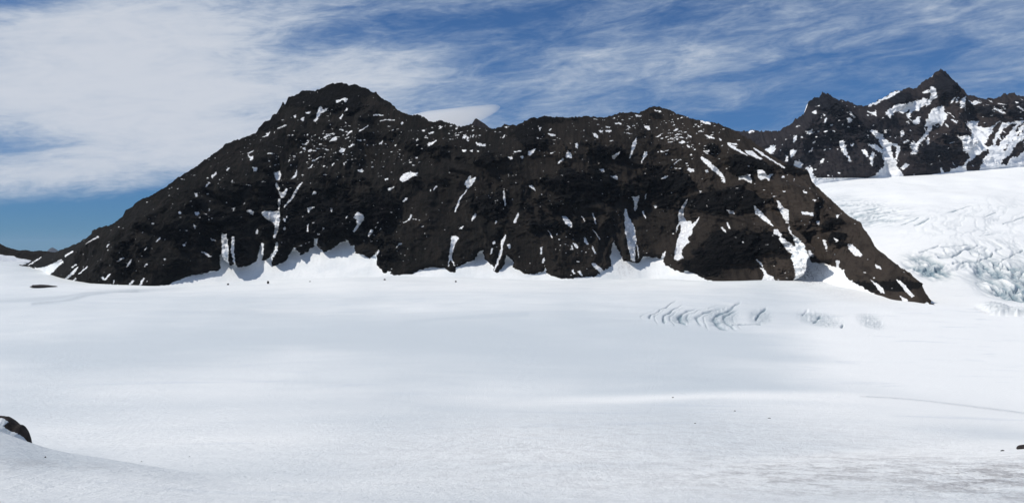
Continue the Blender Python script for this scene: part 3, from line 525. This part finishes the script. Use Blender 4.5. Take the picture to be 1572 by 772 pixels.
# ---- main massif
cols = np.concatenate([np.arange(30, 1441, .9)])
YB = [(20, 3000), (45, 2850), (80, 2350), (110, 2080), (160, 1950), (230, 1880), (400, 1960), (600, 1930), (870, 1880), (1000, 1930), (1140, 1800), (1250, 1750), (1320, 1560), (1400, 1340), (1445, 1290)]
CONT = [(20, 412), (45, 415), (80, 437), (110, 441), (160, 441), (230, 445), (300, 436), (400, 427), (530, 424), (600, 429), (750, 428), (870, 434), (1000, 431), (1140, 443), (1240, 444), (1300, 446), (1380, 472), (1425, 470), (1445, 484)]
Yb = ips(cols, YB, 14); rbot = ips(cols, CONT, 9)
zg = zr(cols, Yb)-5.0
footx = sorted(set([p for p in FOOT]), key=lambda q: q[0])
px, P, S, X, Yf, Zf, D, CR, zc, Yc, size = build_range(cols, Yb, zg, CREST, footx, 1.0, math.tan(math.radians(40)), 400, 70, seed=0.0, extra=CRAGS, spur=.35)
row0 = CY-F*Zf/Yf
# the long diagonal gully on the right, with the dark buttress standing out on its left
DG = [(1035, 205), (1068, 235), (1110, 272), (1150, 310), (1180, 345), (1205, 375), (1228, 410), (1238, 436)]
dgx = np.interp(row0, [q[1] for q in DG], [q[0] for q in DG])
sd_ = P-dgx
D = D+np.where(sd_ < 0, 52*np.exp(sd_/45), -14*np.exp(-sd_/30))*sst(row0, 200, 245)*sst(1-S, 0, .08)*sst(sd_+400, 0, 100)
# a second, the big snow tongue at 1045, and the tongue at 970
for (ln, wd, dp) in [([(1055, 305), (1045, 350), (1042, 395)], 11, 16), ([(962, 320), (970, 370), (975, 400)], 9, 14), ([(430, 270), (432, 330), (425, 365)], 9, 14), ([(700, 360), (692, 405)], 6, 8), ([(770, 355), (760, 410)], 6, 8)]:
    D = D-dp*np.exp(-(segdist(P, row0, ln)/wd)**2)
fimg = np.zeros((520, 1620), np.float32); fill(fimg, FOOT+[(1450, 520), (20, 520)], 1.0, 1); fb = blur(fimg, 70)
am = sample(fb, P, row0, 1)
D = D*(.32+.68*sst(S, 0, .33)*1.0)*(1+.8*sst(P, 1150, 1230))
D = D*(1-.93*sst(am, .02, .55))-3*am
VX, VY, VZ = finish_range(P, S, Yf, Zf, D, zc, Yc, 70, .8, 1.0, -110)
prow = CY-F*VZ/VY; ppx = CX+F*VX/VY
nfr = S.shape[0]
SCL = 3
img = np.zeros((520*SCL, 1620*SCL), np.float32)
for p in SN: fill(img, p, 1.0, SCL)
img = blur(img, 1)
fimg = np.zeros((520*SCL, 1620*SCL), np.float32)
fill(fimg, FOOT+[(1450, 520), (20, 520)], 1.0, SCL); fimg = blur(fimg, 1)
jx = fbm(VX/10, VZ/8, VY/20, o=4, r=.8)*4.5; jy = fbm(VX/10+40, VZ/8, VY/20, o=4, r=.8)*4.5
snow = sample(img, ppx+jx*.7, prow+jy*.7, SCL); apron = sample(fimg, ppx+jx, prow+jy, SCL)
snow[nfr:] = 0; apron[nfr:] = 0
# scattered flecks lying on ledges
dens = np.zeros_like(snow)
for (cx, cy, sx, sy, a) in [(520, 225, 130, 55, 1.0), (430, 250, 90, 50, .7), (700, 205, 80, 30, 1.0), (610, 240, 60, 40, .8), (850, 215, 120, 40, .6), (960, 190, 70, 25, 1.0), (1050, 205, 80, 40, 1.1), (1070, 180, 60, 10, 1.2), (1110, 240, 60, 40, .7),
    (300, 330, 110, 70, .55), (620, 350, 60, 60, .5), (800, 280, 120, 40, .5), (880, 380, 50, 40, .8), (470, 350, 80, 60, .5), (1250, 320, 80, 50, .4), (1350, 420, 60, 40, .4), (150, 400, 70, 40, .3), (330, 270, 60, 40, .6), (1150, 290, 50, 30, .5), (1030, 250, 50, 30, .8)]:
    dens = np.maximum(dens, a*np.exp(-(((ppx-cx)/sx)**2+((prow-cy)/sy)**2)))
u1 = (VX+.5*VZ); u2 = (VZ-.35*VX)
f1 = perlin(VX/18, (VZ+.12*VX)/4.2, VY/60)*.62+.38*perlin(VX/5.5+9, VZ/3.2, VY/40)
f2 = perlin(u1/20+5, u2/4.2, VY/70)*.62+.38*perlin(VX/4.5+19, VZ/4.2+3, VY/40)
fl = np.maximum(f1, f2)
cl_ = fbm(VX/75+3, VZ/45, o=3)*.5
th = .62-.30*dens-.35*cl_*dens
th = th+.03
flecks = np.clip((fl-th)/.10+.5, 0, 1)*sst(dens, .05, .2)
dots = np.clip((perlin(VX/4.2+50, VZ/3.6, VY/30)-.66-.22*fbm(VX/60+8, VZ/40, o=2))/.08, 0, 1)*.9
snow = np.maximum(snow, np.maximum(flecks, dots))
snow = np.maximum(snow, 0)
snow[nfr:] = np.clip(fbm(VX[nfr:]/60, VY[nfr:]/60, o=4)*3+.3, 0, 1)
tone = sst(ppx, 520, 1200)*.55+.75*sst(ppx, 1120, 1240)*sst(prow, 220, 300)+.35*fbm(VX/90, VZ/90, o=4)-.10*sst(400-ppx, 0, 300)
CRv = np.vstack([CR, np.broadcast_to(CR[-1], (70, CR.shape[1]))])*1.0
dirt = 1.1*np.exp(-(((ppx-1232)/26)**2+((prow-418)/22)**2)**2)+.35
DM = np.exp(-(((ppx-1205)/26)**2+((prow-424)/13)**2)**2)       # avalanche debris at the foot of the gully
snow = np.clip(snow+DM*.75*np.clip(.5+fbm(VX/9, VZ/6, o=3), 0, 1), 0, 1)
V = np.stack([VX, VY, VZ], -1).reshape(-1, 3); Fq = grid_faces(*VX.shape)
ap = apron.ravel(); fa = ap[Fq].mean(1) > .5
nearS = np.zeros(len(V)); cut = (nfr-1)*(VX.shape[1]-1); fa[cut:] = False
mount = mesh_obj('mountain', V, Fq[~fa], M_ROCK, {'snow': snow.ravel(), 'crag': CRv.ravel(), 'tone': np.clip(tone, 0, 1.3).ravel(), 'dirt': dirt.ravel()})
tag(mount, 'long dark volcanic mountain flecked with snow, filling the middle beyond the glacier', 'mountain', kind='structure')
apdirt = np.clip(1.15*np.exp(-(((ppx-1240)/30)**2+((prow-420)/20)**2)**2)+.4*ell(ppx, prow, 958, 412, 16, 12)+.3*ell(ppx, prow, 735, 403, 10, 8)+.18, 0, 1.2)
ax_, ay_ = np.where(True, ppx, 0), prow
stripes = np.clip(.5+fbm(VX/5, VZ/60, o=3)*1.3, 0, 1.3)
apd = (apdirt*stripes).ravel()
off = len(GV)
GV2 = np.vstack([GV, V]); GF2 = np.vstack([GF, Fq[fa]+off])
GA2 = {'ice_shade': np.concatenate([GA['ice_shade'], np.zeros(len(V))]), 'dirt': np.concatenate([GA['dirt'], apd]), 'near': np.concatenate([GA['near'], nearS]), 'fresh_light': np.concatenate([GA['fresh_light'], np.clip(.62+.3*fbm(VX/40, VZ/20, o=3)+.3*sst(ppx, 1150, 1300), 0, 1).ravel()])}
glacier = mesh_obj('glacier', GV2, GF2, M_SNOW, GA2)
tag(glacier, 'broad snow-covered glacier with crevasses and an icefall at right', 'glacier', kind='structure')

# ---- far range on the right
D_CREST = [(600, 330), (900, 260), (1050, 215), (1120, 202), (1150, 202), (1157, 200), (1166, 202), (1186, 203), (1200, 198), (1206, 194), (1216, 190), (1219.5, 182), (1224, 184), (1235, 172), (1240, 158), (1250, 149), (1256, 150), (1262, 141.5), (1270, 145), (1285, 153.5), (1300, 155), (1318, 163), (1330, 162), (1340, 158.5),
 (1355, 151), (1370, 142), (1382, 139), (1395, 133.5), (1402, 138), (1412, 131), (1418, 124), (1428, 120), (1435, 111), (1443, 107), (1450, 110), (1460, 121), (1472, 131), (1483, 145), (1495, 149), (1510, 152), (1530, 151), (1540, 145), (1555, 143.5), (1565, 149), (1580, 147), (1620, 140), (1680, 160), (1800, 120), (1950, 170), (2200, 190), (2600, 260)]
D_FOOT = [(600, 280), (1245, 272), (1330, 273), (1346, 266), (1358, 262), (1376, 254), (1386, 268), (1400, 270), (1413, 264), (1437, 260), (1465, 251), (1481, 255), (1488, 245), (1572, 235), (2600, 230)]
DS, DR = [], []
DS += parse('a', "175,515;215,500;225,476;257,486;257,517;220,547;203,537|398,447;403,408;432,396;430,417;410,447|378,525;420,515;407,562;385,577;376,545|338,560;354,556;357,602;345,602|413,600;472,623;467,647;440,662;416,642|493,660;552,646;557,690;562,742;533,742;523,690|498,375;552,360;550,387;525,394|528,531;550,493;557,500;541,532|608,616;630,576;642,580;637,612;620,627|553,215;575,203;582,228;565,232|820,275;840,266;870,280;862,300;840,307|833,215;850,216;892,260;880,264|773,450;790,438;802,480;822,485;832,560;852,607;840,602;798,541;778,490|938,520;975,518;997,560;985,567;953,547|1003,620;1008,560;1030,538;1042,560;1027,600;1032,642;1013,632|988,470;1060,478;1113,530;1100,542;1038,512|38,375;90,358;94,370;60,384|650,262;660,262;660,300;645,296|640,235;655,235;652,246|850,465;880,465;875,485;855,480|440,330;452,325;452,335")
DS += parse('b', "48,262;75,253;130,230;210,183;264,166;262,182;215,200;140,241;75,268;60,272|165,318;235,262;300,258;365,240;430,220;445,230;425,260;400,280;380,300;350,300;322,352;310,332;340,295;310,300;290,322;270,310;230,305;200,347;185,342|415,180;450,165;475,146;490,148;505,190;512,215;490,230;470,235;460,265;440,270;430,255;460,225;470,195;455,180;430,190|48,298;80,310;105,300;112,325;80,332|435,380;455,330;475,290;540,265;555,270;550,310;577,330;572,350;547,380;540,402;520,375;495,390;470,420;430,480;385,530;377,560;372,587;330,592;345,560;330,520;360,505;370,520;400,490;435,440;445,410;430,400|350,375;375,345;395,345;385,387;355,387|60,430;100,432;150,462;165,490;200,510;240,515;265,540;255,580;240,620;245,670;290,725;290,800;115,800;112,715;165,660;160,620;140,590;160,575;150,540;120,490|602,250;615,217;628,215;614,252|632,250;645,215;658,212;640,252|660,290;668,230;700,205;690,270|735,245;760,236;802,244;790,254;745,267|880,285;962,311;957,322;880,297|590,355;620,358;647,375;630,387;600,372|265,440;290,432;285,470;270,480|440,490;460,485;455,520;442,525|150,430;180,432;170,445|285,505;330,490;330,502;290,515|270,680;300,645;322,660;290,690|700,375;780,370;775,400;850,410;880,400;920,368;960,380;1085,365;1085,860;560,860;600,680;690,665;680,640;720,610;715,590;700,560;680,570;680,520;670,490;640,465;730,465;735,440;715,400")
DS += [[(1572, 187), (1700, 190), (1850, 210), (2000, 215), (2000, 330), (1572, 330)]]
DR += parse('b', "825,530;850,470;880,420;915,373;942,373;900,450;885,480;870,530;840,540|885,530;905,480;932,488;925,520;905,540|925,470;940,420;1000,383;1037,383;1000,430;960,480;935,490|1018,440;1040,400;1085,372;1085,385;1060,400;1030,447|1085,480;1030,520;1000,570;990,590;940,620;930,650;970,657;1000,607;1040,602;1085,570|663,737;700,700;703,655;770,600;800,570;845,558;852,580;815,610;810,650;795,660;790,700;760,732;700,740|943,558;980,513;982,530;955,562|628,385;650,370;690,368;722,430;737,467;640,467|208,530;230,528;242,560;237,612;220,622;210,570|548,400;563,370;590,353;627,380;632,450;600,472;558,460|620,667;690,590;700,560;722,610;690,650;650,672|1020,470;1060,440;1085,420;1085,430;1045,465|1000,500;1012,485;1010,505")
DR += [[(1600, 190), (1680, 180), (1660, 215), (1610, 225)], [(1720, 190), (1830, 190), (1790, 240), (1740, 235)]]
cols = np.concatenate([np.arange(620, 1120, 5), np.arange(1120, 1600, .75), np.arange(1600, 2600, 6)])
Yb = ips(cols, [(600, 4700), (1250, 4550), (1400, 4600), (1572, 4650), (2600, 4700)], 30)
rbot = ips(cols, [(600, 290), (1200, 281), (1245, 277), (1335, 277), (1400, 275), (1470, 268), (1572, 258), (2600, 250)], 8)
zg = zr(cols, Yb)-8.0
px, P, S, X, Yf, Zf, D, CR, zc, Yc, size = build_range(cols, Yb, zg, D_CREST, D_FOOT, 1.7, math.tan(math.radians(46)), 300, 40, seed=11.3, jag=1.25, spur=1.6, conc=1.15,
    extra=[(1265, 160, 30, 22, .8), (1443, 130, 26, 24, 1), (1375, 150, 28, 14, .9), (1430, 230, 50, 22, .7), (1560, 170, 60, 16, .8), (1270, 200, 60, 40, .5), (1500, 170, 40, 16, .6)])
D = D*1.15
row0 = CY-F*Zf/Yf
# recesses that hold the snowfields, and the scree cone of the left peak
for (ln, wd, dp) in [([(1340, 205), (1352, 235), (1362, 262)], 12, 45), ([(1375, 172), (1400, 160), (1420, 152)], 12, 35), ([(1440, 168), (1432, 190), (1412, 220)], 12, 35), ([(1495, 195), (1505, 225)], 22, 40)]:
    D = D-dp*np.exp(-(segdist(P, row0, ln)/wd)**2)
D = D+30*np.exp(-(segdist(P, row0, [(1443, 112), (1452, 160)])/16)**2)+25*np.exp(-(segdist(P, row0, [(1263, 150), (1300, 190), (1335, 262)])/13)**2)
VX, VY, VZ = finish_range(P, S, Yf, Zf, D, zc, Yc, 40, .7, 4.0, 100)
prow = CY-F*VZ/VY; ppx = CX+F*VX/VY; nfr = S.shape[0]
SCL = 3; img = np.zeros((400*SCL, 2100*SCL), np.float32)
for p in DS: fill(img, p, 1.0, SCL)
for p in DR: fill(img, p, 0.0, SCL)
img = blur(img, 1)
jx = fbm(VX/24, VZ/24, VY/60, o=4, r=.8)*6; jy = fbm(VX/24+40, VZ/24, VY/60, o=4, r=.8)*6
snow = sample(img, ppx+jx, prow+jy, SCL); snow[nfr:] = 1.0
ff = perlin(VX/26, VZ/13, VY/80)*.6+.4*perlin(VX/11+9, VZ/8, VY/60)
fv = perlin((VX+.5*VZ)/16+4, VZ/60, VY/90)*.7+.3*perlin((VX+.5*VZ)/7, VZ/30, VY/60)
ff = np.where(ppx > 1340, np.maximum(ff, fv*sst(ppx, 1340, 1380)), ff)
dn = .50+.35*np.exp(-(((ppx-1250)/50)**2+((prow-215)/40)**2))+.35*np.exp(-(((ppx-1540)/60)**2+((prow-165)/14)**2))+.3*np.exp(-(((ppx-1370)/40)**2+((prow-200)/35)**2))
snow = np.maximum(snow, np.clip((ff-(.66-.28*dn))/.12+.4, 0, 1)*(prow > 150))
snow[:, :] = np.where(prow > ip(ppx, [(600, 277), (1245, 273), (1332, 273), (1348, 268), (1390, 272), (1400, 272), (1470, 262), (2600, 250)])+.3, 1.0, snow)
snow[nfr:] = 1
V = np.stack([VX, VY, VZ], -1).reshape(-1, 3); Fq = grid_faces(*VX.shape)
tone = .35+.5*sst(ppx, 1330, 1480)+.3*fbm(VX/200, VZ/200, o=2)
CRv = np.vstack([CR, np.broadcast_to(CR[-1], (40, CR.shape[1]))])
CRv = CRv*(1-.8*np.exp(-(((ppx-1290)/34)**2+((prow-255)/26)**2)**1.5))
o = mesh_obj('mountain', V, Fq, M_FAR, {'snow': snow.ravel(), 'crag': CRv.ravel(), 'tone': np.clip(tone, 0, 1).ravel(), 'dirt': np.full(len(V), .12)})
tag(o, 'craggy twin-peaked mountain with snowfields at the upper right', 'mountain', kind='structure')

def simple_range(name, cols, Yb, zb, crest, R, slope, seed, floor, label, cat='mountain', nf=60, tonev=.3, mat=None, snowf=None, jag=1.0):
    Ybv = np.full_like(cols, Yb) if np.isscalar(Yb) else ips(cols, Yb, 8); zbv = np.full_like(cols, zb) if np.isscalar(zb) else Ybv*(CY-ips(cols, zb, 6))/F
    px, P, S, X, Yf, Zf, D, CR, zc, Yc, size = build_range(cols, Ybv, zbv, crest, [(0, 0), (1, 0)], R, slope, nf, 30, seed=seed, jag=jag, spur=0)
    VX, VY, VZ = finish_range(P, S, Yf, Zf, D, zc, Yc, 30, .6, seed, floor)
    V = np.stack([VX, VY, VZ], -1).reshape(-1, 3); pr = CY-F*VZ/VY; pp = CX+F*VX/VY
    sn = snowf(pp, pr, VX, VY, VZ) if snowf else np.zeros_like(VX)
    CRv = np.vstack([CR, np.broadcast_to(CR[-1], (30, CR.shape[1]))])
    o = mesh_obj(name, V, grid_faces(*VX.shape), mat or M_ROCK, {'snow': sn.ravel(), 'crag': CRv.ravel(), 'tone': np.full(len(V), tonev), 'dirt': np.zeros(len(V))})
    return tag(o, label, cat, kind='structure')
def left_snow(pp, pr, X_, Y_, Z_):
    line = ip(pp, [(-2000, 375), (0, 390.5), (10, 392), (22, 393), (26, 396), (33, 397), (46, 399), (60, 405), (90, 409)])
    return np.clip((pr-line-fbm(X_/15, Z_/8, o=3)*1.2)/.8+.5, 0, 1)*(pp < 60)
simple_range('ridge', np.concatenate([np.arange(-1600, -20, 8.), np.arange(-20, 140, .8)]), [(-1600, 2700), (0, 2950), (60, 3000), (140, 3000)], [(-1600, 420), (0, 400), (60, 405), (140, 420)],
    [(-1600, 240), (-700, 300), (-200, 345), (-40, 364), (0, 373.5), (4, 376), (10, 379), (20, 382), (30, 384.5), (40, 383.5), (52, 386), (60, 384.5), (75, 386), (90, 388), (110, 398), (140, 415)],
    .8, .7, 3.7, -120, 'low dark rock ridge at the far left edge behind the snow', 'ridge', nf=110, snowf=left_snow, jag=.35)
simple_range('rocky_peak', np.arange(690, 780, .7), 3350., 3350*(CY-240)/F,
    [(690, 215), (715, 197), (724, 191), (729, 183), (731.5, 182), (736, 185), (744, 190), (750, 195), (755, 199), (765, 208), (780, 225)],
    .6, 1.1, 8.1, 100, 'small dark pointed peak just behind the notch of the main crest', 'mountain', nf=70, tonev=.5, mat=M_FAR, jag=.25)
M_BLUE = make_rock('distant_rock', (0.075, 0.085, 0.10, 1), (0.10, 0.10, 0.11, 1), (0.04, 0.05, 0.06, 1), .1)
simple_range('mountain', np.arange(20, 200, 1.), 30000., -700., [(20, 400), (60, 392), (70, 388), (76, 382.5), (79, 380.3), (82, 380), (88, 383.5), (95, 388), (120, 392), (160, 396), (200, 400)], 9., .8, 5.5, -1200,
    'tiny blue far-off mountain seen through the gap at lower left', 'mountain', nf=40, mat=M_BLUE, jag=.05)

# valley floor reaching to the horizon under everything
m_land, t_, b_ = new_mat('valley_land')
g_ = t_.node('ShaderNodeNewGeometry').outputs['Position']
t_.l.new(t_.mix(t_.ramp(t_.noise(g_, .0006, 6, .6), .4, .6), (.09, .085, .075, 1), (.30, .32, .34, 1)), b_.inputs['Base Color']); b_.inputs['Roughness'].default_value = .9
gx, gy = np.meshgrid(np.linspace(-70000, 70000, 90), np.linspace(-30000, 95000, 90))
gz = -1250+fbm(gx/9000, gy/9000, o=3)*60
land = mesh_obj('terrain', np.stack([gx, gy, gz], -1).reshape(-1, 3), grid_faces(90, 90), m_land)
tag(land, 'low dark land far below the glacier, reaching the horizon', 'terrain', kind='structure')

# ------------------------------------------------------------------ rocks on the snow
def rock_mat():
    m, t, b = new_mat('dark_boulder')
    g = t.node('ShaderNodeTexCoord').outputs['Object']
    n = t.noise(g, 1.8, 8, .7, .3)
    col = t.mix(t.ramp(n, .35, .7), (.012, .009, .009, 1), (.05, .038, .032, 1))
    t.l.new(col, b.inputs['Base Color']); b.inputs['Roughness'].default_value = .8; b.inputs['Specular IOR Level'].default_value = .25
    bn = t.node('ShaderNodeBump'); bn.inputs['Strength'].default_value = .7; bn.inputs['Distance'].default_value = .12
    t.l.new(n, bn.inputs['Height']); t.l.new(bn.outputs[0], b.inputs['Normal'])
    return m
M_BOULDER = rock_mat()
import bmesh
def ico(sub):
    bm = bmesh.new(); bmesh.ops.create_icosphere(bm, subdivisions=sub, radius=1); bm.verts.ensure_lookup_table()
    V = np.array([v.co[:] for v in bm.verts]); Fq = np.array([[v.index for v in f.verts] for f in bm.faces]); bm.free(); return V, Fq
IV, IF = ico(4); IV5, IF5 = ico(6)
def boulder(name, px, Y, wpx, hpx, depth=1.0, seed=0., sink=.3, lab='', cat='rock', group=None, tilt=0.0, ang=.35, row=None, V0=None):
    V, Fq = (IV, IF) if V0 is None else V0
    a = fbm(V[:, 0]*1.3+seed, V[:, 1]*1.3, V[:, 2]*1.3+seed, o=4, r=.55)
    q = V*(1+a*ang)[:, None]
    q = np.sign(q)*np.abs(q)**.82
    w_ = wpx/F*Y/2; h = hpx/F*Y/2
    q = q*np.array([w_, w_*depth, h])
    c, s = math.cos(tilt), math.sin(tilt)
    q = np.stack([q[:, 0]*c-q[:, 2]*s, q[:, 1], q[:, 0]*s+q[:, 2]*c], -1)
    zg_ = float(zr(np.array([float(px)]), np.array([float(Y)]))[0])
    o = mesh_obj(name, q, Fq, M_BOULDER)
    o.location = ((px-CX)/F*Y, Y, zg_+h*(1-2*sink))
    tag(o, lab, cat, group)
    return o
def Y_at(px, row):
    """distance at which the glacier first shows on this photo row"""
    Yt = np.exp(np.linspace(math.log(20), math.log(3000), 3000)); r = glacier_row(np.full_like(Yt, float(px)), Yt)
    k = np.where(r <= row)[0]; return float(Yt[k[0]])
g1 = 'small stones scattered on the near snow slope'
for i, (x, y, w_, h, lab) in enumerate([
    (69.5, 701.5, 3.0, 1.8, 'small dark stone on the snow slope just below the boulder at lower left'),
    (217, 708, 2.2, 1.3, 'tiny dark stone on snow right of the lower left slope'),
    (291, 701, 2.2, 1.5, 'tiny dark stone on snow, rightmost of the lower left stones'),
    (1033, 610, 3.2, 1.4, 'small dark stone just below the snow crest right of centre'),
    (1128, 631, 4.5, 1.5, 'flat dark stone lying on the snow hump right of centre'),
    (1067, 650, 3.8, 1.6, 'dark stone lowest of the four on the snow hump'),
    (1181, 642, 6.0, 1.2, 'thin sliver of dark rock on the snow hump, rightmost of four')]):
    boulder('stone', x, Y_at(x, y), w_*.75, h*1.2, 1.2, i*3.1, .35, lab, 'stone', g1)
g2 = 'stones at the foot of the mountain'
for i, (x, y, w_, h, lab) in enumerate([
    (476, 417.8, 3.2, 2.2, 'dark boulder alone on the snow below the pale snow apron left of centre'),
    (411.5, 414, 3.0, 4.0, 'small dark boulder at the lower end of the left snow gully'),
    (350, 411, 3.0, 2.4, 'dark boulder at the mountain foot below the narrow left gully'),
    (590.5, 419, 3.5, 3.6, 'dark block beside the steep left corner of the middle rock foot'),
    (699.7, 421, 2.6, 2.0, 'small dark boulder below the rock tongue under the central white gully')]):
    boulder('boulder', x, ips(np.array([x]), YB, 14)[0]-60, w_, h*1.5, 1.2, 40+i*3.1, .3, lab, 'boulder', g2)
boulder('rock_outcrop', 67, 1800, 30, 5, 1.5, 77., .42, 'thin dark strip of rock breaking through snow at far left', 'rock', tilt=-.09, ang=.5)
boulder('boulder', 1539, 96, 5.5, 4.0, 1.0, 91., .3, 'small dark rock on the snow crest near the right edge', 'boulder', tilt=.2)
boulder('boulder', 1574, 96.5, 24, 9, 1.0, 95., .35, 'dark rock on the snow crest cut by the right edge of the picture', 'boulder', tilt=.15)
# large boulder at lower left, with a patch of snow caught on its near side
def big_boulder():
    Yr = 76.0; prof = [(-95, 668), (-80, 650), (-55, 641), (-25, 639), (0, 638), (10, 639), (16, 642), (21, 645.5), (27, 651), (34, 652), (38, 657), (42, 663), (45, 671), (47, 679)]
    n = 150; xs = np.linspace(-95, 47, n); top = ips(xs, prof, .6)+fbm(xs/5, xs*0+4, o=3)*.9
    th = np.linspace(0, 1, 60)[:, None]*np.pi                       # half circle from the near foot over the top to the far foot
    base = 700.0
    h = (base-top)/F*Yr; wide = np.clip(np.sqrt(np.clip(1-((xs+24)/72.5)**2, 0, 1)), .08, 1)*1.9
    Yv = Yr-np.cos(th)*wide*(1-.1*np.sin(th)); zt = Yr*(CY-base)/F+h*np.sin(th)**.55
    X_ = (xs-CX)/F*Yr+0*Yv
    nz = ridged(X_*1.1, Yv*1.1, zt*1.1, o=4)*.16*np.sin(th)
    Yv = Yv-nz*np.cos(th)*-1.0
    V = np.stack([X_, Yv, zt], -1)
    c = np.array([X_.mean(), Yr, Yr*(CY-base)/F])
    o = mesh_obj('boulder', (V-c).reshape(-1, 3), grid_faces(*X_.shape), M_BOULDER); o.location = c
    tag(o, 'large dark boulder half buried in snow at the lower left edge', 'boulder')
    # caught snow patch, a child
    pr = CY-F*zt/Yv; pp = CX+F*X_/Yv
    msk = np.zeros((760*4, 80*4), np.float32); fill(msk, [(p_+30, q_) for p_, q_ in [(-25, 645), (-4, 641), (6, 642), (10, 646), (14, 647), (9, 650), (5, 654), (12, 660), (24, 664), (36, 671), (44, 680), (44, 700), (-25, 700)]], 1, 4)
    s_ = sample(blur(msk, 1), pp+30, pr, 4)
    Vs = V.copy(); lift = .07*sst(s_, .2, .7)-.02; Vs[..., 1] -= lift; Vs[..., 2] += lift*.5
    Fg = grid_faces(*X_.shape); k = s_.ravel()[Fg].mean(1) > .35
    mesh_obj('snow_patch', (Vs-c).reshape(-1, 3), Fg[k], M_SNOW, {'ice_shade': np.full(Vs.shape[0]*Vs.shape[1], .0), 'dirt': np.zeros(Vs.shape[0]*Vs.shape[1]), 'near': np.ones(Vs.shape[0]*Vs.shape[1]), 'fresh_light': np.full(Vs.shape[0]*Vs.shape[1], .4)}, parent=o)
big_boulder()

# ------------------------------------------------------------------ lens-shaped cloud behind the crest: a real volume
def lens_cloud():
    Yc_ = 11000.0; V, Fq = IV5.copy(), IF5
    q = V.copy()
    # flat base, smooth domed top, thinning to a point at the right end
    tt = (q[:, 0]+1)/2
    q[:, 2] = np.where(q[:, 2] > 0, q[:, 2], q[:, 2]*.55)
    q[:, 2] *= (1-.80*sst(tt, .1, 1.0)); q[:, 0] = np.where(q[:, 0] > 0, q[:, 0]*1.12, q[:, 0])
    q = q*np.array([86/F*Yc_, 700.0, 30/F*Yc_])
    a = math.radians(17); c, s = math.cos(a), math.sin(a)
    q = np.stack([q[:, 0]*c-q[:, 2]*s, q[:, 1], q[:, 0]*s+q[:, 2]*c], -1)
    m = bpy.data.materials.new('cloud_vapour'); m.use_nodes = True; t = NT(m.node_tree); t.n.clear()
    o_ = t.node('ShaderNodeOutputMaterial'); v = t.node('ShaderNodeVolumePrincipled'); t.l.new(v.outputs[0], o_.inputs['Volume'])
    v.inputs['Color'].default_value = (1, 1, 1, 1); v.inputs['Density'].default_value = .0035; v.inputs['Anisotropy'].default_value = .2
    o = mesh_obj('cloud', q, Fq, m); o.location = ((676-CX)/F*Yc_, Yc_, Yc_*(CY-193)/F)
    tag(o, 'smooth white lens-shaped cloud rising behind the mountain crest', 'cloud')
lens_cloud()

# ------------------------------------------------------------------ haze
def haze():
    x0, x1, y0, y1, z0, z1 = -72000, 72000, -32000, 97000, -1400, 1130
    V = np.array([(x, y, z) for z in (z0, z1) for y in (y0, y1) for x in (x0, x1)], float)
    Fq = np.array([[0, 2, 3, 1], [4, 5, 7, 6], [0, 1, 5, 4], [2, 6, 7, 3], [0, 4, 6, 2], [1, 3, 7, 5]])
    m = bpy.data.materials.new('thin_air'); m.use_nodes = True; t = NT(m.node_tree); t.n.clear()
    o_ = t.node('ShaderNodeOutputMaterial'); v = t.node('ShaderNodeVolumePrincipled'); t.l.new(v.outputs[0], o_.inputs['Volume'])
    v.inputs['Color'].default_value = (.62, .78, 1.0, 1); v.inputs['Density'].default_value = 4.2e-6; v.inputs['Anisotropy'].default_value = 0.0
    o = mesh_obj('haze', V, Fq, m, smooth=False); tag(o, 'thin blue haze in the air over the glacier', 'haze', kind='stuff')
haze()
